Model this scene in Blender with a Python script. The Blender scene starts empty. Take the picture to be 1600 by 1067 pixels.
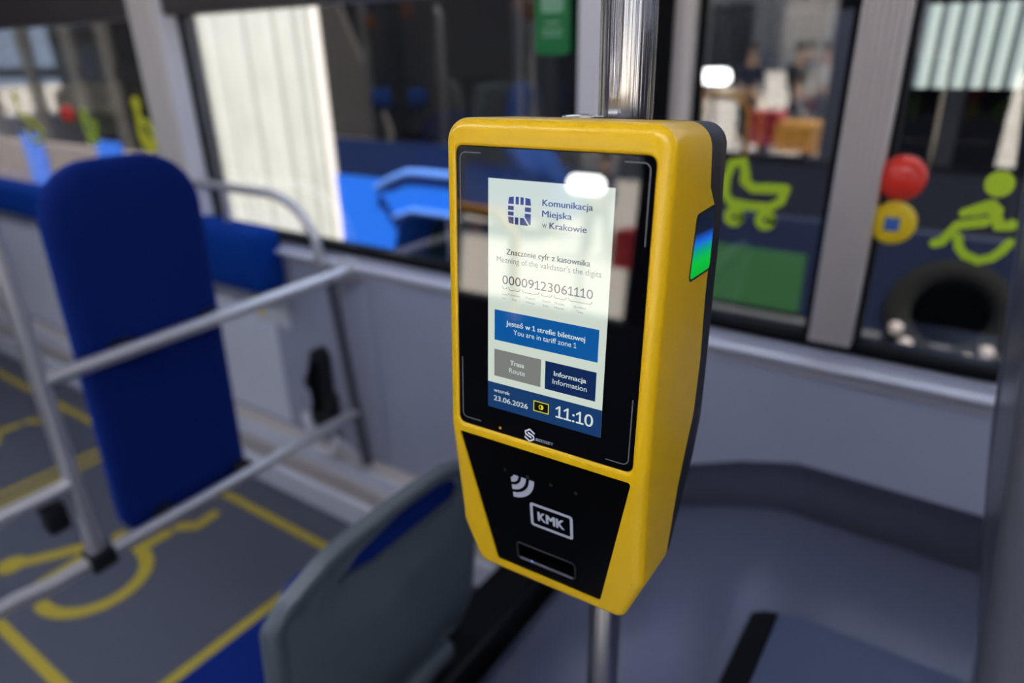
import bpy, bmesh, math, random
from mathutils import Vector, Matrix
random.seed(7)
PI = math.pi
SC = bpy.context.scene
COL = SC.collection

# ------------------------------------------------------------------ camera
cam_d = bpy.data.cameras.new('camera')
cam = bpy.data.objects.new('camera', cam_d); COL.objects.link(cam)
cam_d.sensor_width = 36; cam_d.lens = 24; cam_d.clip_start = 0.02; cam_d.clip_end = 200
cam.matrix_world = Matrix(((0.8257174, -0.2061382, 0.5250694, 0.0),
                           (0.5636299, 0.3388519, -0.7533264, 0.0),
                           (-0.0226314, 0.9179795, 0.3959815, 1.5),
                           (0, 0, 0, 1)))
cam_d.dof.use_dof = True
cam_d.dof.focus_distance = 0.452
cam_d.dof.aperture_fstop = 2.9
SC.camera = cam

# ------------------------------------------------------------------ colour management, sky, sun
SC.view_settings.view_transform = 'Standard'
SC.view_settings.look = 'None'
SC.view_settings.exposure = 0.0
SC.view_settings.gamma = 1.0
SC.view_settings.use_curve_mapping = False
W = bpy.data.worlds.new('sky'); SC.world = W; W.use_nodes = True
bg = W.node_tree.nodes['Background']
bg.inputs[0].default_value = (0.62, 0.74, 1.0, 1); bg.inputs[1].default_value = 2.8
sun_d = bpy.data.lights.new('sun', 'SUN'); sun_d.energy = 27.0; sun_d.angle = 0.01; sun_d.color = (1.0, 0.93, 0.82)
sun = bpy.data.objects.new('sun', sun_d); COL.objects.link(sun)
_sd = Vector((-0.33, 0.40, -0.86)).normalized()          # the direction the sunlight travels
sun.rotation_euler = _sd.to_track_quat('-Z', 'Y').to_euler()
LED = 22.0                                                # strength of the unseen ceiling strips that light the interior

# ------------------------------------------------------------------ materials
def node_mat(name):
    m = bpy.data.materials.new(name); m.use_nodes = True
    return m, m.node_tree, m.node_tree.nodes['Principled BSDF']
def pm(name, col, rough=0.5, metal=0.0, noise=0.0, nscale=40.0, bump=0.0, bscale=200.0, spec=0.5, coat=0.0, aniso=0.0):
    m, t, b = node_mat(name)
    b.inputs['Roughness'].default_value = rough; b.inputs['Metallic'].default_value = metal
    b.inputs['Specular IOR Level'].default_value = spec; b.inputs['Coat Weight'].default_value = coat
    b.inputs['Coat Roughness'].default_value = 0.015
    b.inputs['Base Color'].default_value = (*col, 1)
    tc = t.nodes.new('ShaderNodeTexCoord')
    if noise:
        n = t.nodes.new('ShaderNodeTexNoise'); n.inputs['Scale'].default_value = nscale; n.inputs['Detail'].default_value = 4
        r = t.nodes.new('ShaderNodeMapRange')
        r.inputs['To Min'].default_value = 1 - noise; r.inputs['To Max'].default_value = 1 + noise
        v = t.nodes.new('ShaderNodeVectorMath'); v.operation = 'SCALE'; v.inputs[0].default_value = col
        t.links.new(tc.outputs['Object'], n.inputs['Vector']); t.links.new(n.outputs['Fac'], r.inputs['Value'])
        t.links.new(r.outputs['Result'], v.inputs['Scale']); t.links.new(v.outputs[0], b.inputs['Base Color'])
    if bump:
        n2 = t.nodes.new('ShaderNodeTexNoise'); n2.inputs['Scale'].default_value = bscale
        bp = t.nodes.new('ShaderNodeBump'); bp.inputs['Strength'].default_value = bump; bp.inputs['Distance'].default_value = 0.001
        t.links.new(tc.outputs['Object'], n2.inputs['Vector']); t.links.new(n2.outputs['Fac'], bp.inputs['Height'])
        t.links.new(bp.outputs['Normal'], b.inputs['Normal'])
    return m
def em(name, col, strength, base=(0.005, 0.005, 0.006), rough=0.04):
    m, t, b = node_mat(name)
    b.inputs['Base Color'].default_value = (*base, 1); b.inputs['Roughness'].default_value = rough
    b.inputs['Emission Color'].default_value = (*col, 1); b.inputs['Emission Strength'].default_value = strength
    if rough < 0.1: b.inputs['Specular IOR Level'].default_value = 0.9; b.inputs['Coat Weight'].default_value = 0.8; b.inputs['Coat Roughness'].default_value = 0.015
    return m
def brushed(name, col, rough):
    m, t, b = node_mat(name)
    b.inputs['Base Color'].default_value = (*col, 1); b.inputs['Metallic'].default_value = 1.0; b.inputs['Roughness'].default_value = rough
    tc = t.nodes.new('ShaderNodeTexCoord'); mp = t.nodes.new('ShaderNodeMapping'); mp.inputs['Scale'].default_value = (260, 260, 1.5)
    n = t.nodes.new('ShaderNodeTexNoise'); n.inputs['Scale'].default_value = 1.0; n.inputs['Detail'].default_value = 3
    bp = t.nodes.new('ShaderNodeBump'); bp.inputs['Strength'].default_value = 0.55; bp.inputs['Distance'].default_value = 0.004
    L = t.links.new
    L(tc.outputs['Object'], mp.inputs['Vector']); L(mp.outputs['Vector'], n.inputs['Vector']); L(n.outputs['Fac'], bp.inputs['Height']); L(bp.outputs['Normal'], b.inputs['Normal'])
    return m
def glass_mat(name, tint, f0):
    m = bpy.data.materials.new(name); m.use_nodes = True; t = m.node_tree; t.nodes.clear()
    out = t.nodes.new('ShaderNodeOutputMaterial'); mix = t.nodes.new('ShaderNodeMixShader')
    tr = t.nodes.new('ShaderNodeBsdfTransparent'); gl = t.nodes.new('ShaderNodeBsdfGlossy')
    tr.inputs[0].default_value = (*tint, 1); gl.inputs['Roughness'].default_value = 0.0
    g = t.nodes.new('ShaderNodeNewGeometry')
    dt = t.nodes.new('ShaderNodeVectorMath'); dt.operation = 'DOT_PRODUCT'
    ab = t.nodes.new('ShaderNodeMath'); ab.operation = 'ABSOLUTE'
    om = t.nodes.new('ShaderNodeMath'); om.operation = 'SUBTRACT'; om.inputs[0].default_value = 1.0
    pw = t.nodes.new('ShaderNodeMath'); pw.operation = 'POWER'; pw.inputs[1].default_value = 5.0
    ml = t.nodes.new('ShaderNodeMath'); ml.operation = 'MULTIPLY_ADD'; ml.inputs[1].default_value = 1 - f0; ml.inputs[2].default_value = f0
    L = t.links.new
    L(g.outputs['Normal'], dt.inputs[0]); L(g.outputs['Incoming'], dt.inputs[1]); L(dt.outputs['Value'], ab.inputs[0])
    L(ab.outputs[0], om.inputs[1]); L(om.outputs[0], pw.inputs[0]); L(pw.outputs[0], ml.inputs[0])
    L(ml.outputs[0], mix.inputs['Fac']); L(tr.outputs[0], mix.inputs[1]); L(gl.outputs[0], mix.inputs[2]); L(mix.outputs[0], out.inputs['Surface'])
    return m

M = {}
M['yellow'] = pm('yellow_paint', (0.80, 0.475, 0.003), 0.30, bump=0.06, bscale=900, noise=0.03, nscale=30)
M['charcoal'] = pm('charcoal_plastic', (0.012, 0.014, 0.022), 0.45, bump=0.1, bscale=900)
M['black_glass'] = pm('black_glass', (0.002, 0.002, 0.003), 0.015, spec=0.9, coat=0.8)
M['black_panel'] = pm('black_satin_panel', (0.0015, 0.0015, 0.002), 0.25, spec=0.08)
M['black'] = pm('black_rubber', (0.004, 0.004, 0.005), 0.75, spec=0.15)
M['blackplastic'] = pm('black_plastic', (0.01, 0.01, 0.011), 0.4)
M['steel'] = brushed('brushed_steel', (0.62, 0.58, 0.54), 0.2)
M['reflection_steel'] = pm('reflection_grey_steel', (0.14, 0.14, 0.16), 0.4, 0.4)  # carries the wall post's dark reflection and the slot edge's highlight
M['satin'] = pm('satin_steel', (0.76, 0.73, 0.72), 0.38, 0.8, noise=0.05)
M['chrome'] = pm('chrome', (0.8, 0.8, 0.78), 0.08, 1.0)
M['floor'] = pm('grey_floor_vinyl', (0.105, 0.112, 0.145), 0.5, noise=0.25, nscale=260, spec=0.4)
M['mark'] = pm('yellow_floor_marking', (0.60, 0.45, 0.035), 0.55, noise=0.12, nscale=60)
M['wall'] = pm('grey_wall_panel', (0.42, 0.43, 0.53), 0.5, noise=0.03, nscale=15)
M['wall_light'] = pm('pale_lit_wall_panel', (0.84, 0.85, 0.92), 0.45, noise=0.03, nscale=15)  # raised for light falling on the far wall; also the duct's pale colour
M['alu'] = pm('aluminium_trim', (0.82, 0.83, 0.90), 0.35, 0.2)
M['pillar'] = pm('pale_pillar_panel', (0.74, 0.67, 0.60), 0.5, noise=0.03)
M['pillar_light'] = pm('light_pillar_panel', (0.84, 0.82, 0.84), 0.5)
M['ribbed_alu'] = pm('ribbed_aluminium', (0.66, 0.60, 0.57), 0.42, 0.2, noise=0.04)
M['dim_panel'] = pm('dark_partition', (0.07, 0.07, 0.075), 0.6)
M['ceiling'] = pm('ceiling_panel', (0.7, 0.7, 0.72), 0.6)
M['fabric'] = pm('dark_blue_velour', (0.004, 0.016, 0.135), 0.9, noise=0.35, nscale=500, bump=0.3, bscale=700, spec=0.1)
M['fabric'].node_tree.nodes['Principled BSDF'].inputs['Sheen Weight'].default_value = 0.35
M['fabric'].node_tree.nodes['Principled BSDF'].inputs['Sheen Tint'].default_value = (0.03, 0.15, 0.9, 1)
M['fabric2'] = pm('blue_seat_fabric', (0.004, 0.05, 0.32), 0.9, noise=0.2, nscale=500, spec=0.1)
M['shell'] = pm('grey_seat_plastic', (0.108, 0.128, 0.138), 0.42, noise=0.06, nscale=300, bump=0.1, bscale=600)
M['shell_dark'] = pm('dark_grey_seat_plastic', (0.09, 0.095, 0.115), 0.3, noise=0.06, nscale=300)
M['housing'] = pm('blue_grey_vinyl', (0.105, 0.115, 0.175), 0.27, noise=0.2, nscale=220)
M['plinth'] = pm('dark_blue_vinyl', (0.06, 0.075, 0.145), 0.35, noise=0.12, nscale=200)
M['lime'] = pm('lime_sticker', (0.52, 0.74, 0.02), 0.5)
M['yellow_sticker'] = pm('yellow_sticker', (0.80, 0.78, 0.04), 0.5)
M['green_sign'] = pm('green_sign', (0.006, 0.20, 0.05), 0.4)
M['sign_pale'] = pm('sign_pale_green', (0.22, 0.45, 0.27), 0.5)
M['white'] = pm('white_plastic', (0.75, 0.75, 0.75), 0.5)
M['red'] = pm('red_button_plastic', (0.90, 0.045, 0.025), 0.18)
M['button_yellow'] = pm('yellow_button_plastic', (0.92, 0.64, 0.012), 0.3)
M['button_blue'] = pm('blue_button_print', (0.05, 0.16, 0.5), 0.3)
M['pave'] = pm('pale_paving', (0.72, 0.63, 0.55), 0.9, noise=0.1, nscale=3)
M['busblue'] = pm('bright_blue_bus_paint', (0.008, 0.085, 0.45), 0.3)
M['busblue_l'] = pm('pale_blue_trim', (0.045, 0.11, 0.34), 0.3)
M['busnavy_shaded'] = pm('shaded_navy_bus_panel', (0.002, 0.0045, 0.016), 0.35)  # shade on the parked bus's right section is put into this navy
M['busgreen'] = pm('darkened_green_bus_panel', (0.002, 0.032, 0.004), 0.6)  # darkened for the shade on the parked bus's right section
M['busdark'] = pm('dark_bus_interior', (0.015, 0.016, 0.02), 0.7)
M['bellows'] = pm('white_bellows', (0.30, 0.30, 0.288), 0.8, noise=0.15, nscale=4)
M['dull_orange'] = pm('dull_orange_plastic', (0.22, 0.075, 0.01), 0.5)
M['tyre'] = pm('tyre_rubber', (0.012, 0.012, 0.013), 0.8)
M['wheel'] = pm('wheel_metal', (0.42, 0.38, 0.34), 0.5, 0.2)
M['pane'] = glass_mat('window_glass', (0.86, 0.88, 0.88), 0.135)
M['tinted'] = glass_mat('tinted_glass', (0.5, 0.5, 0.5), 0.022)
M['pale_reflection'] = pm('pale_ribbed_reflection', (0.20, 0.235, 0.235), 0.7)
M['pale_panel'] = pm('pale_bus_panel', (0.13, 0.11, 0.11), 0.6, noise=0.3, nscale=3)
# lit screen colours
SE = 0.86
M['scr'] = em('screen_background', (0.70, 0.80, 0.70), SE)
M['scr_blue'] = em('screen_blue', (0.0, 0.105, 0.40), SE)
M['scr_grey'] = em('screen_grey', (0.23, 0.24, 0.23), SE)
M['scr_navy'] = em('screen_navy', (0.003, 0.022, 0.105), SE)
M['scr_foot'] = em('screen_footer_blue', (0.007, 0.047, 0.165), SE)
M['scr_ink'] = em('screen_ink', (0.012, 0.016, 0.06), SE)
M['scr_inkgrey'] = em('screen_grey_ink', (0.16, 0.18, 0.21), SE)
M['scr_logo'] = em('screen_logo_blue', (0.018, 0.045, 0.21), SE)
M['scr_white'] = em('screen_white', (0.74, 0.84, 0.78), SE)
M['scr_yellow'] = em('screen_yellow', (0.85, 0.78, 0.01), SE)
M['scr_black'] = em('screen_black', (0.004, 0.004, 0.004), SE)
M['print_white'] = pm('white_print', (0.45, 0.46, 0.52), 0.4)
M['print_grey'] = pm('grey_print', (0.13, 0.13, 0.14), 0.4)
M['print_bright'] = pm('bright_white_print', (0.8, 0.8, 0.85), 0.4)
M['amber'] = em('amber_light', (1.0, 0.45, 0.02), 0.5)
M['bluelight'] = em('blue_light', (0.15, 0.4, 1.0), 1.6)
M['led'] = em('led_strip', (0.88, 0.94, 1.14), LED, base=(0.8, 0.8, 0.8), rough=0.4)
M['lamp'] = em('lamp_glow', (1.0, 0.98, 0.95), 60.0)
def lamp_gradient():
    m, t, b = node_mat('blue_green_lamp')
    b.inputs['Base Color'].default_value = (0.004, 0.004, 0.005, 1); b.inputs['Roughness'].default_value = 0.08
    tc = t.nodes.new('ShaderNodeTexCoord'); sp = t.nodes.new('ShaderNodeSeparateXYZ')
    mr = t.nodes.new('ShaderNodeMapRange'); cr = t.nodes.new('ShaderNodeValToRGB')
    mr.inputs['From Min'].default_value = 0.020; mr.inputs['From Max'].default_value = 0.064
    e = cr.color_ramp.elements
    e[0].position = 0.0; e[0].color = (0.0, 0.42, 0.02, 1)
    e[1].position = 1.0; e[1].color = (0.002, 0.004, 0.01, 1)
    for p, c in ((0.26, (0.0, 0.52, 0.04, 1)), (0.42, (0.0, 0.33, 0.22, 1)), (0.54, (0.008, 0.15, 0.72, 1)), (0.62, (0.008, 0.07, 0.42, 1)), (0.70, (0.003, 0.010, 0.03, 1))):
        x = e.new(p); x.color = c
    t.links.new(tc.outputs['Object'], sp.inputs[0]); t.links.new(sp.outputs['Z'], mr.inputs['Value'])
    t.links.new(mr.outputs['Result'], cr.inputs['Fac']); t.links.new(cr.outputs['Color'], b.inputs['Emission Color'])
    b.inputs['Emission Strength'].default_value = 1.0
    return m
M['sidelamp'] = lamp_gradient()

# ------------------------------------------------------------------ builders
def link(name, me, mat, parent=None, loc=(0, 0, 0), rot=(0, 0, 0)):
    o = bpy.data.objects.new(name, me); COL.objects.link(o)
    if mat is not None:
        me.materials.clear(); me.materials.append(M[mat] if isinstance(mat, str) else mat)
    o.location = loc; o.rotation_euler = rot
    if parent is not None: o.parent = parent
    return o
def tag(o, label=None, cat=None, group=None, kind=None):
    if label: o['label'] = label
    if cat: o['category'] = cat
    if group: o['group'] = group
    if kind: o['kind'] = kind
    return o
def thing(name, label, cat, loc=(0, 0, 0), rotz=0.0, group=None):
    o = bpy.data.objects.new(name, None); COL.objects.link(o); o.empty_display_size = 0.1
    o.location = loc; o.rotation_euler = (0, 0, rotz)
    return tag(o, label, cat, group)
class MB:
    def __init__(s): s.bm = bmesh.new()
    def box(s, x0, x1, y0, y1, z0, z1, bev=0.0, seg=2, mtx=None):
        r = bmesh.ops.create_cube(s.bm, size=1.0)
        vs = r['verts']
        for v in vs:
            v.co = Vector(((x0 + x1) / 2 + v.co.x * (x1 - x0), (y0 + y1) / 2 + v.co.y * (y1 - y0), (z0 + z1) / 2 + v.co.z * (z1 - z0)))
        if bev:
            es = list({e for v in vs for e in v.link_edges})
            rr = bmesh.ops.bevel(s.bm, geom=es, offset=bev, segments=seg, affect='EDGES', profile=0.5)
            vs = list({v for f in rr['faces'] for v in f.verts} | {v for v in vs if v.is_valid})
        if mtx is not None:
            for v in vs: v.co = mtx @ v.co
        return s
    def loft(s, loops, closed=True, cap0=True, cap1=True):
        rows = [[s.bm.verts.new(p) for p in L] for L in loops]
        n = len(rows[0]); rng = range(n if closed else n - 1)
        for a, b in zip(rows, rows[1:]):
            for i in rng:
                j = (i + 1) % n
                try: s.bm.faces.new((a[i], a[j], b[j], b[i]))
                except ValueError: pass
        if closed and cap0: s.bm.faces.new(list(reversed(rows[0])))
        if closed and cap1: s.bm.faces.new(rows[-1])
        return rows
    def prism(s, pts, f0, f1):
        """pts 2D outline; f0 / f1 map (u, v) to 3D for the two ends"""
        s.loft([[f0(*p) for p in pts], [f1(*p) for p in pts]]); return s
    def tube(s, pts, r, n=16, closed=False, caps=True):
        pts = [Vector(p) for p in pts]; N = len(pts); rings = []
        up = None
        for i, p in enumerate(pts):
            a = pts[i - 1] if (i > 0 or closed) else p; b = pts[(i + 1) % N] if (i < N - 1 or closed) else p
            t = (b - a).normalized()
            if up is None:
                h = Vector((0, 0, 1)) if abs(t.z) < 0.9 else Vector((1, 0, 0)); up = t.cross(h).normalized()
            up = (up - t * up.dot(t)).normalized(); w = t.cross(up)
            rr = r[i] if isinstance(r, (list, tuple)) else r
            rings.append([p + (up * math.cos(k * 2 * PI / n) + w * math.sin(k * 2 * PI / n)) * rr for k in range(n)])
        if closed: rings.append(rings[0])
        s.loft(rings, True, caps and not closed, caps and not closed); return s
    def lathe(s, prof, axis='z', n=32, org=(0, 0, 0)):
        org = Vector(org); loops = []
        for r, h in prof:
            L = []
            for k in range(n):
                c, q = math.cos(k * 2 * PI / n) * r, math.sin(k * 2 * PI / n) * r
                L.append(org + (Vector((c, q, h)) if axis == 'z' else Vector((c, h, q)) if axis == 'y' else Vector((h, c, q))))
            loops.append(L)
        s.loft(loops); return s
    def fill(s, outer, holes, f):
        """flat region with holes; f maps (u, v) to 3D"""
        es = []
        for L in [outer] + holes:
            vs = [s.bm.verts.new((p[0], p[1], 0)) for p in L]
            es += [s.bm.edges.new((vs[i], vs[(i + 1) % len(vs)])) for i in range(len(vs))]
        nv = {v for e in es for v in e.verts}
        bmesh.ops.triangle_fill(s.bm, use_beauty=True, use_dissolve=False, edges=es, normal=(0, 0, 1))
        for v in nv: v.co = Vector(f(v.co.x, v.co.y))
        return s
    def build(s, name, mat, parent=None, smooth=None, loc=(0, 0, 0), rot=(0, 0, 0), weld=0.0, bevel=None, subsurf=0, fixn=True):
        if weld: bmesh.ops.remove_doubles(s.bm, verts=s.bm.verts, dist=weld)
        if fixn: bmesh.ops.recalc_face_normals(s.bm, faces=s.bm.faces)
        me = bpy.data.meshes.new(name); s.bm.to_mesh(me); s.bm.free()
        o = link(name, me, mat, parent, loc, rot)
        if smooth is not None:
            for p in me.polygons: p.use_smooth = True
            try: me.set_sharp_from_angle(angle=math.radians(smooth))
            except Exception: pass
        if bevel:
            b = o.modifiers.new('bevel', 'BEVEL'); b.width = bevel; b.segments = 2; b.limit_method = 'ANGLE'
        if subsurf:
            b = o.modifiers.new('sub', 'SUBSURF'); b.levels = subsurf; b.render_levels = subsurf
        return o
def rrect(x0, x1, z0, z1, r, n=6):
    if not isinstance(r, (list, tuple)): r = [r] * 4        # bl, br, tr, tl
    P = []
    for (cx, cz, a0, rr) in ((x0 + r[0], z0 + r[0], PI, r[0]), (x1 - r[1], z0 + r[1], 1.5 * PI, r[1]), (x1 - r[2], z1 - r[2], 0, r[2]), (x0 + r[3], z1 - r[3], 0.5 * PI, r[3])):
        for k in range(n + 1):
            a = a0 + k * PI / 2 / n; P.append((cx + rr * math.cos(a), cz + rr * math.sin(a)))
    return P
def round_poly(pts, radii, n=6):
    P = []; N = len(pts)
    for i in range(N):
        p = Vector(pts[i]); a = Vector(pts[i - 1]); b = Vector(pts[(i + 1) % N]); r = radii[i]
        if r <= 0: P.append(tuple(p)); continue
        u = (a - p).normalized(); v = (b - p).normalized(); ang = u.angle(v); t = r / math.tan(ang / 2)
        c = p + (u + v).normalized() * (r / math.sin(ang / 2)); s0 = p + u * t - c; s1 = p + v * t - c
        a0 = math.atan2(s0.y, s0.x); a1 = math.atan2(s1.y, s1.x); d = (a1 - a0 + PI) % (2 * PI) - PI
        for k in range(n + 1):
            q = a0 + d * k / n; P.append((c.x + r * math.cos(q), c.y + r * math.sin(q)))
    return P
def densify(pts, step):
    P = []; N = len(pts)
    for i in range(N):
        a = Vector(pts[i]); b = Vector(pts[(i + 1) % N]); k = max(1, int((b - a).length / step))
        for j in range(k): P.append(tuple(a.lerp(b, j / k)))
    return P
def offset_poly(pts, d):
    """inset a counter-clockwise outline by d (a number or a function of the point)"""
    N = len(pts); out = []
    for i in range(N):
        p = Vector(pts[i]); a = Vector(pts[i - 1]); b = Vector(pts[(i + 1) % N])
        n1 = Vector((-(p - a).y, (p - a).x)).normalized(); n2 = Vector((-(b - p).y, (b - p).x)).normalized()
        m = (n1 + n2).normalized(); k = 1 / max(0.5, m.dot(n1)); dd = d(p) if callable(d) else d
        q = p + m * dd * k; out.append((q.x, q.y))
    return out
def interp(tab, x):
    if x <= tab[0][0]: return tab[0][1]
    for (a, b), (c, d) in zip(tab, tab[1:]):
        if x <= c: return b + (d - b) * (x - a) / (c - a)
    return tab[-1][1]
_gl = {}
def text_points(txt):
    cu = bpy.data.curves.new('lettering', 'FONT'); cu.body = txt; cu.size = 1.0; cu.resolution_u = 4
    ob = bpy.data.objects.new('lettering', cu); COL.objects.link(ob)
    dg = bpy.context.evaluated_depsgraph_get(); me = bpy.data.meshes.new_from_object(ob.evaluated_get(dg))
    V_ = [(v.co.x, v.co.y) for v in me.vertices]; F_ = [tuple(p.vertices) for p in me.polygons]
    bpy.data.objects.remove(ob); bpy.data.curves.remove(cu); bpy.data.meshes.remove(me)
    return V_, F_
def wid(t): return max(p[0] for p in text_points(t)[0])
def glyph(c):
    """(points, faces, advance) of one character; the figure one gets a flag and a foot"""
    if c not in _gl:
        if 'nn' not in _gl: _gl['nn'] = wid('nn')
        adv = wid('n' + c + 'n') - _gl['nn']
        if c == '1':
            h = max(p[1] for p in text_points('0')[0]); w = 0.088; adv = (wid('n0n') - _gl['nn']) * 0.86; c0 = adv * 0.53
            P = [(c0 - w / 2, w * 0.5), (c0 + w / 2, w * 0.5), (c0 + w / 2, h), (c0 - w / 2, h), (c0 - w / 2, h - 0.02), (c0 - w * 2.4, h - 0.17), (c0 - w * 2.1, h - 0.25), (c0 - w / 2, h - 0.12),
                 (c0 - w * 2.2, 0), (c0 + w * 2.2, 0), (c0 + w * 2.2, w), (c0 - w * 2.2, w)]
            _gl[c] = (P, [(0, 1, 2, 3), (7, 4, 5, 6), (8, 9, 10, 11)], adv)
        elif c == ' ': _gl[c] = ([], [], adv)
        else: _gl[c] = (*text_points(c), adv)
    return _gl[c]
def lettering(name, lines, mat, parent, f):
    """lines: (text, left, right, baseline, cap height, bold); f maps (u, v) to 3D; the lines become one mesh"""
    bm = bmesh.new(); cap = max(p[1] for p in glyph('H')[0])
    for (txt, x0, x1, z, ch, bold) in lines:
        pen = 0.0; put = []
        for c in txt:
            P, F, adv = glyph(c); put.append((pen, P, F)); pen += adv
        xs = [pn + p[0] for pn, P, F in put for p in P]; a, b = min(xs), max(xs); sx = (x1 - x0) / (b - a); sy = ch / cap
        for k, dx in enumerate((0.0, -bold, bold) if bold else (0.0,)):
            for q, (pn, P, F) in enumerate(put):
                vs = []
                for p in P:
                    v = Vector(f(x0 + (pn + p[0] + dx - a) * sx, z + p[1] * sy)); v.y -= 2e-6 * (k * 2 + q % 2); vs.append(bm.verts.new(v))
                for t in F: bm.faces.new([vs[m_] for m_ in t])
    m = bpy.data.meshes.new(name); bm.to_mesh(m); bm.free()
    return link(name, m, mat, parent)

# ================================================================== SETTING: THE BUS
WY = 1.34          # inner face of the window-side wall
OY = -1.22         # inner face of the opposite wall
XA, XB = -11.0, 3.2
def struct(o): o['kind'] = 'structure'; return o
floor_o = struct(MB().box(XA, XB, OY, WY, -0.06, 0.0).build('floor', 'floor'))
def fl(u, v): return (u, v, 0.0012)
def fl0(u, v): return (u, v, 0.0002)
def floor_shape(name, pts): return MB().prism(pts, fl0, fl).build(name, 'mark', floor_o)
def strip(name, x0, x1, y0, y1): return floor_shape(name, [(x0, y0), (x1, y0), (x1, y1), (x0, y1)])
strip('marking_line', -4.6, -1.475, 1.105, 1.135)
strip('marking_line', -1.505, -1.475, 0.36, 1.104)
strip('marking_line', -4.6, -1.506, 0.36, 0.39)
strip('marking_line', -2.83, -2.80, 0.391, 1.104)
strip('marking_line', -2.76, -2.73, 0.391, 1.104)
def stroke2(pts, w):
    """a flat stroke of width w along a polyline, round ends"""
    P = [Vector(p) for p in pts]; Lf, Rt = [], []
    for i, p in enumerate(P):
        a = P[i - 1] if i else p; b = P[i + 1] if i < len(P) - 1 else p
        t = (b - a).normalized(); n = Vector((-t.y, t.x)); Lf.append(p + n * w / 2); Rt.append(p - n * w / 2)
    def cap(c, t):
        b = math.atan2(-t.x, t.y); return [c + Vector((math.cos(b + k * PI / 6), math.sin(b + k * PI / 6))) * w / 2 for k in range(1, 6)]
    t1 = (P[-1] - P[-2]).normalized(); t0 = (P[0] - P[1]).normalized()
    e1 = cap(P[-1], t1); e0 = cap(P[0], t0)
    return [tuple(v) for v in Rt + e1 + Lf[::-1] + e0]
def arc(cx, cy, r, a0, a1, n=24):
    return [(cx + r * math.cos(math.radians(a0 + (a1 - a0) * k / n)), cy + r * math.sin(math.radians(a0 + (a1 - a0) * k / n))) for k in range(n + 1)]
def wheelchair_mark(dx, dy):
    m = MB(); h = [0.0012]
    def up(): h[0] += 0.0002; z = h[0]; return lambda u, v: (u, v, z)
    def S(pts, w): m.prism(stroke2([(x + dx, y + dy) for x, y in pts], w), fl0, up())
    S(arc(-2.055, 0.625, 0.148, -95, 85), 0.042)
    S([(-2.33, 0.525), (-2.28, 0.60), (-2.235, 0.675)], 0.045)
    m.prism([(x + dx, y + dy) for x, y in arc(-2.345, 0.505, 0.042, 0, 345)], fl0, up())
    S([(-2.17, 0.52), (-2.175, 0.60), (-2.19, 0.70)], 0.042)
    S([(-2.068, 0.775), (-2.064, 0.87)], 0.042)
    S([(-2.06, 0.915), (-2.012, 0.95), (-2.02, 1.02)], 0.042)
    m.prism([(x + dx, y + dy) for x, y in arc(-2.186, 0.775, 0.026, 0, 345)], fl0, up())
    return m.build('wheelchair_marking', 'mark', floor_o)
wheelchair_mark(0, 0)
wheelchair_mark(-1.28, 0.05)

# window-side wall: lower panel, seams, sill profile
wall = struct(MB().box(XA, XB, WY, WY + 0.05, -0.06, 0.885).build('wall_right', 'wall'))
MB().box(XA, -1.93, WY - 0.004, WY, 0.25, 0.868).build('lit_panel', 'wall_light', wall)  # extra light on the far stretch of wall put into a paler panel
for x in (-1.46, 0.9):
    MB().box(x, x + 0.02, WY - 0.006, WY, 0.25, 0.868, 0.002).build('panel_seam', 'wall', wall)
sill = struct(MB().box(XA, XB, WY - 0.012, WY + 0.05, 0.885, 0.912, 0.004).build('trim_1', 'wall'))
MB().box(XA, XB, WY - 0.036, WY + 0.04, 0.9125, 0.929, 0.007).build('aluminium_strip', 'alu', sill)
MB().box(XA, XB, WY - 0.010, WY + 0.04, 0.9295, 0.944, 0.003).build('grey_strip', 'wall', sill)
MB().box(XA, XB, WY - 0.004, WY + 0.06, 0.9445, 0.966, 0.006).build('rubber_gasket', 'black', sill)
for k in range(3):
    MB().box(XA, XB, WY - 0.0135, WY - 0.011, 0.888 + k * 0.007, 0.8905 + k * 0.007).build('groove', 'ribbed_alu', sill)
# heater duct along the foot of the wall
duct = struct(MB().box(XA, -0.95, 1.245, WY, 0.0, 0.10, 0.008).build('trim_2', 'wall_light'))
MB().box(XA, -0.95, 1.262, WY, 0.10, 0.165, 0.006).build('duct_step', 'ribbed_alu', duct)
MB().box(XA, -0.95, 1.275, WY, 0.165, 0.235, 0.010).build('duct_cover', 'wall_light', duct)
m = MB()
for k in range(7): m.box(XA, -0.95, 1.281 + k * 0.008, 1.285 + k * 0.008, 0.235, 0.238)
m.build('grille_slats', 'pillar', duct)

# upper wall: band above the windows, pillars, panes
top = struct(MB().box(XA, XB, WY - 0.03, WY + 0.06, 1.612, 1.75, 0.008).build('trim_3', pm('dark_brown_band', (0.055, 0.046, 0.040), 0.5)))
struct(MB().box(XA, XB, WY, WY + 0.05, 2.05, 2.30).build('wall_above_windows', 'pillar_light'))
def pillar(name, outline, z0, z1, mat, kids=()):
    o = struct(MB().prism(outline, lambda u, v: (u, v, z0), lambda u, v: (u, v, z1)).build(name, mat, smooth=25))
    for nm, ol, mt in kids:
        MB().prism(ol, lambda u, v: (u, v, z0), lambda u, v: (u, v, z1)).build(nm, mt, o, smooth=25)
    return o
pillar('trim_4', [(-2.352, 1.40), (-2.345, 1.30), (-2.335, 1.285), (-2.205, 1.285), (-2.198, 1.292), (-2.198, 1.40)], 0.945, 2.05, 'pillar',
       (('pillar_facing', [(-2.197, 1.40), (-2.197, 1.292), (-2.192, 1.292), (-2.178, 1.325), (-2.175, 1.345), (-2.175, 1.40)], 'pillar_light'),
        ('rubber_gasket', [(-2.174, 1.40), (-2.174, 1.345), (-2.163, 1.35), (-2.163, 1.40)], 'black')))
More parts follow.
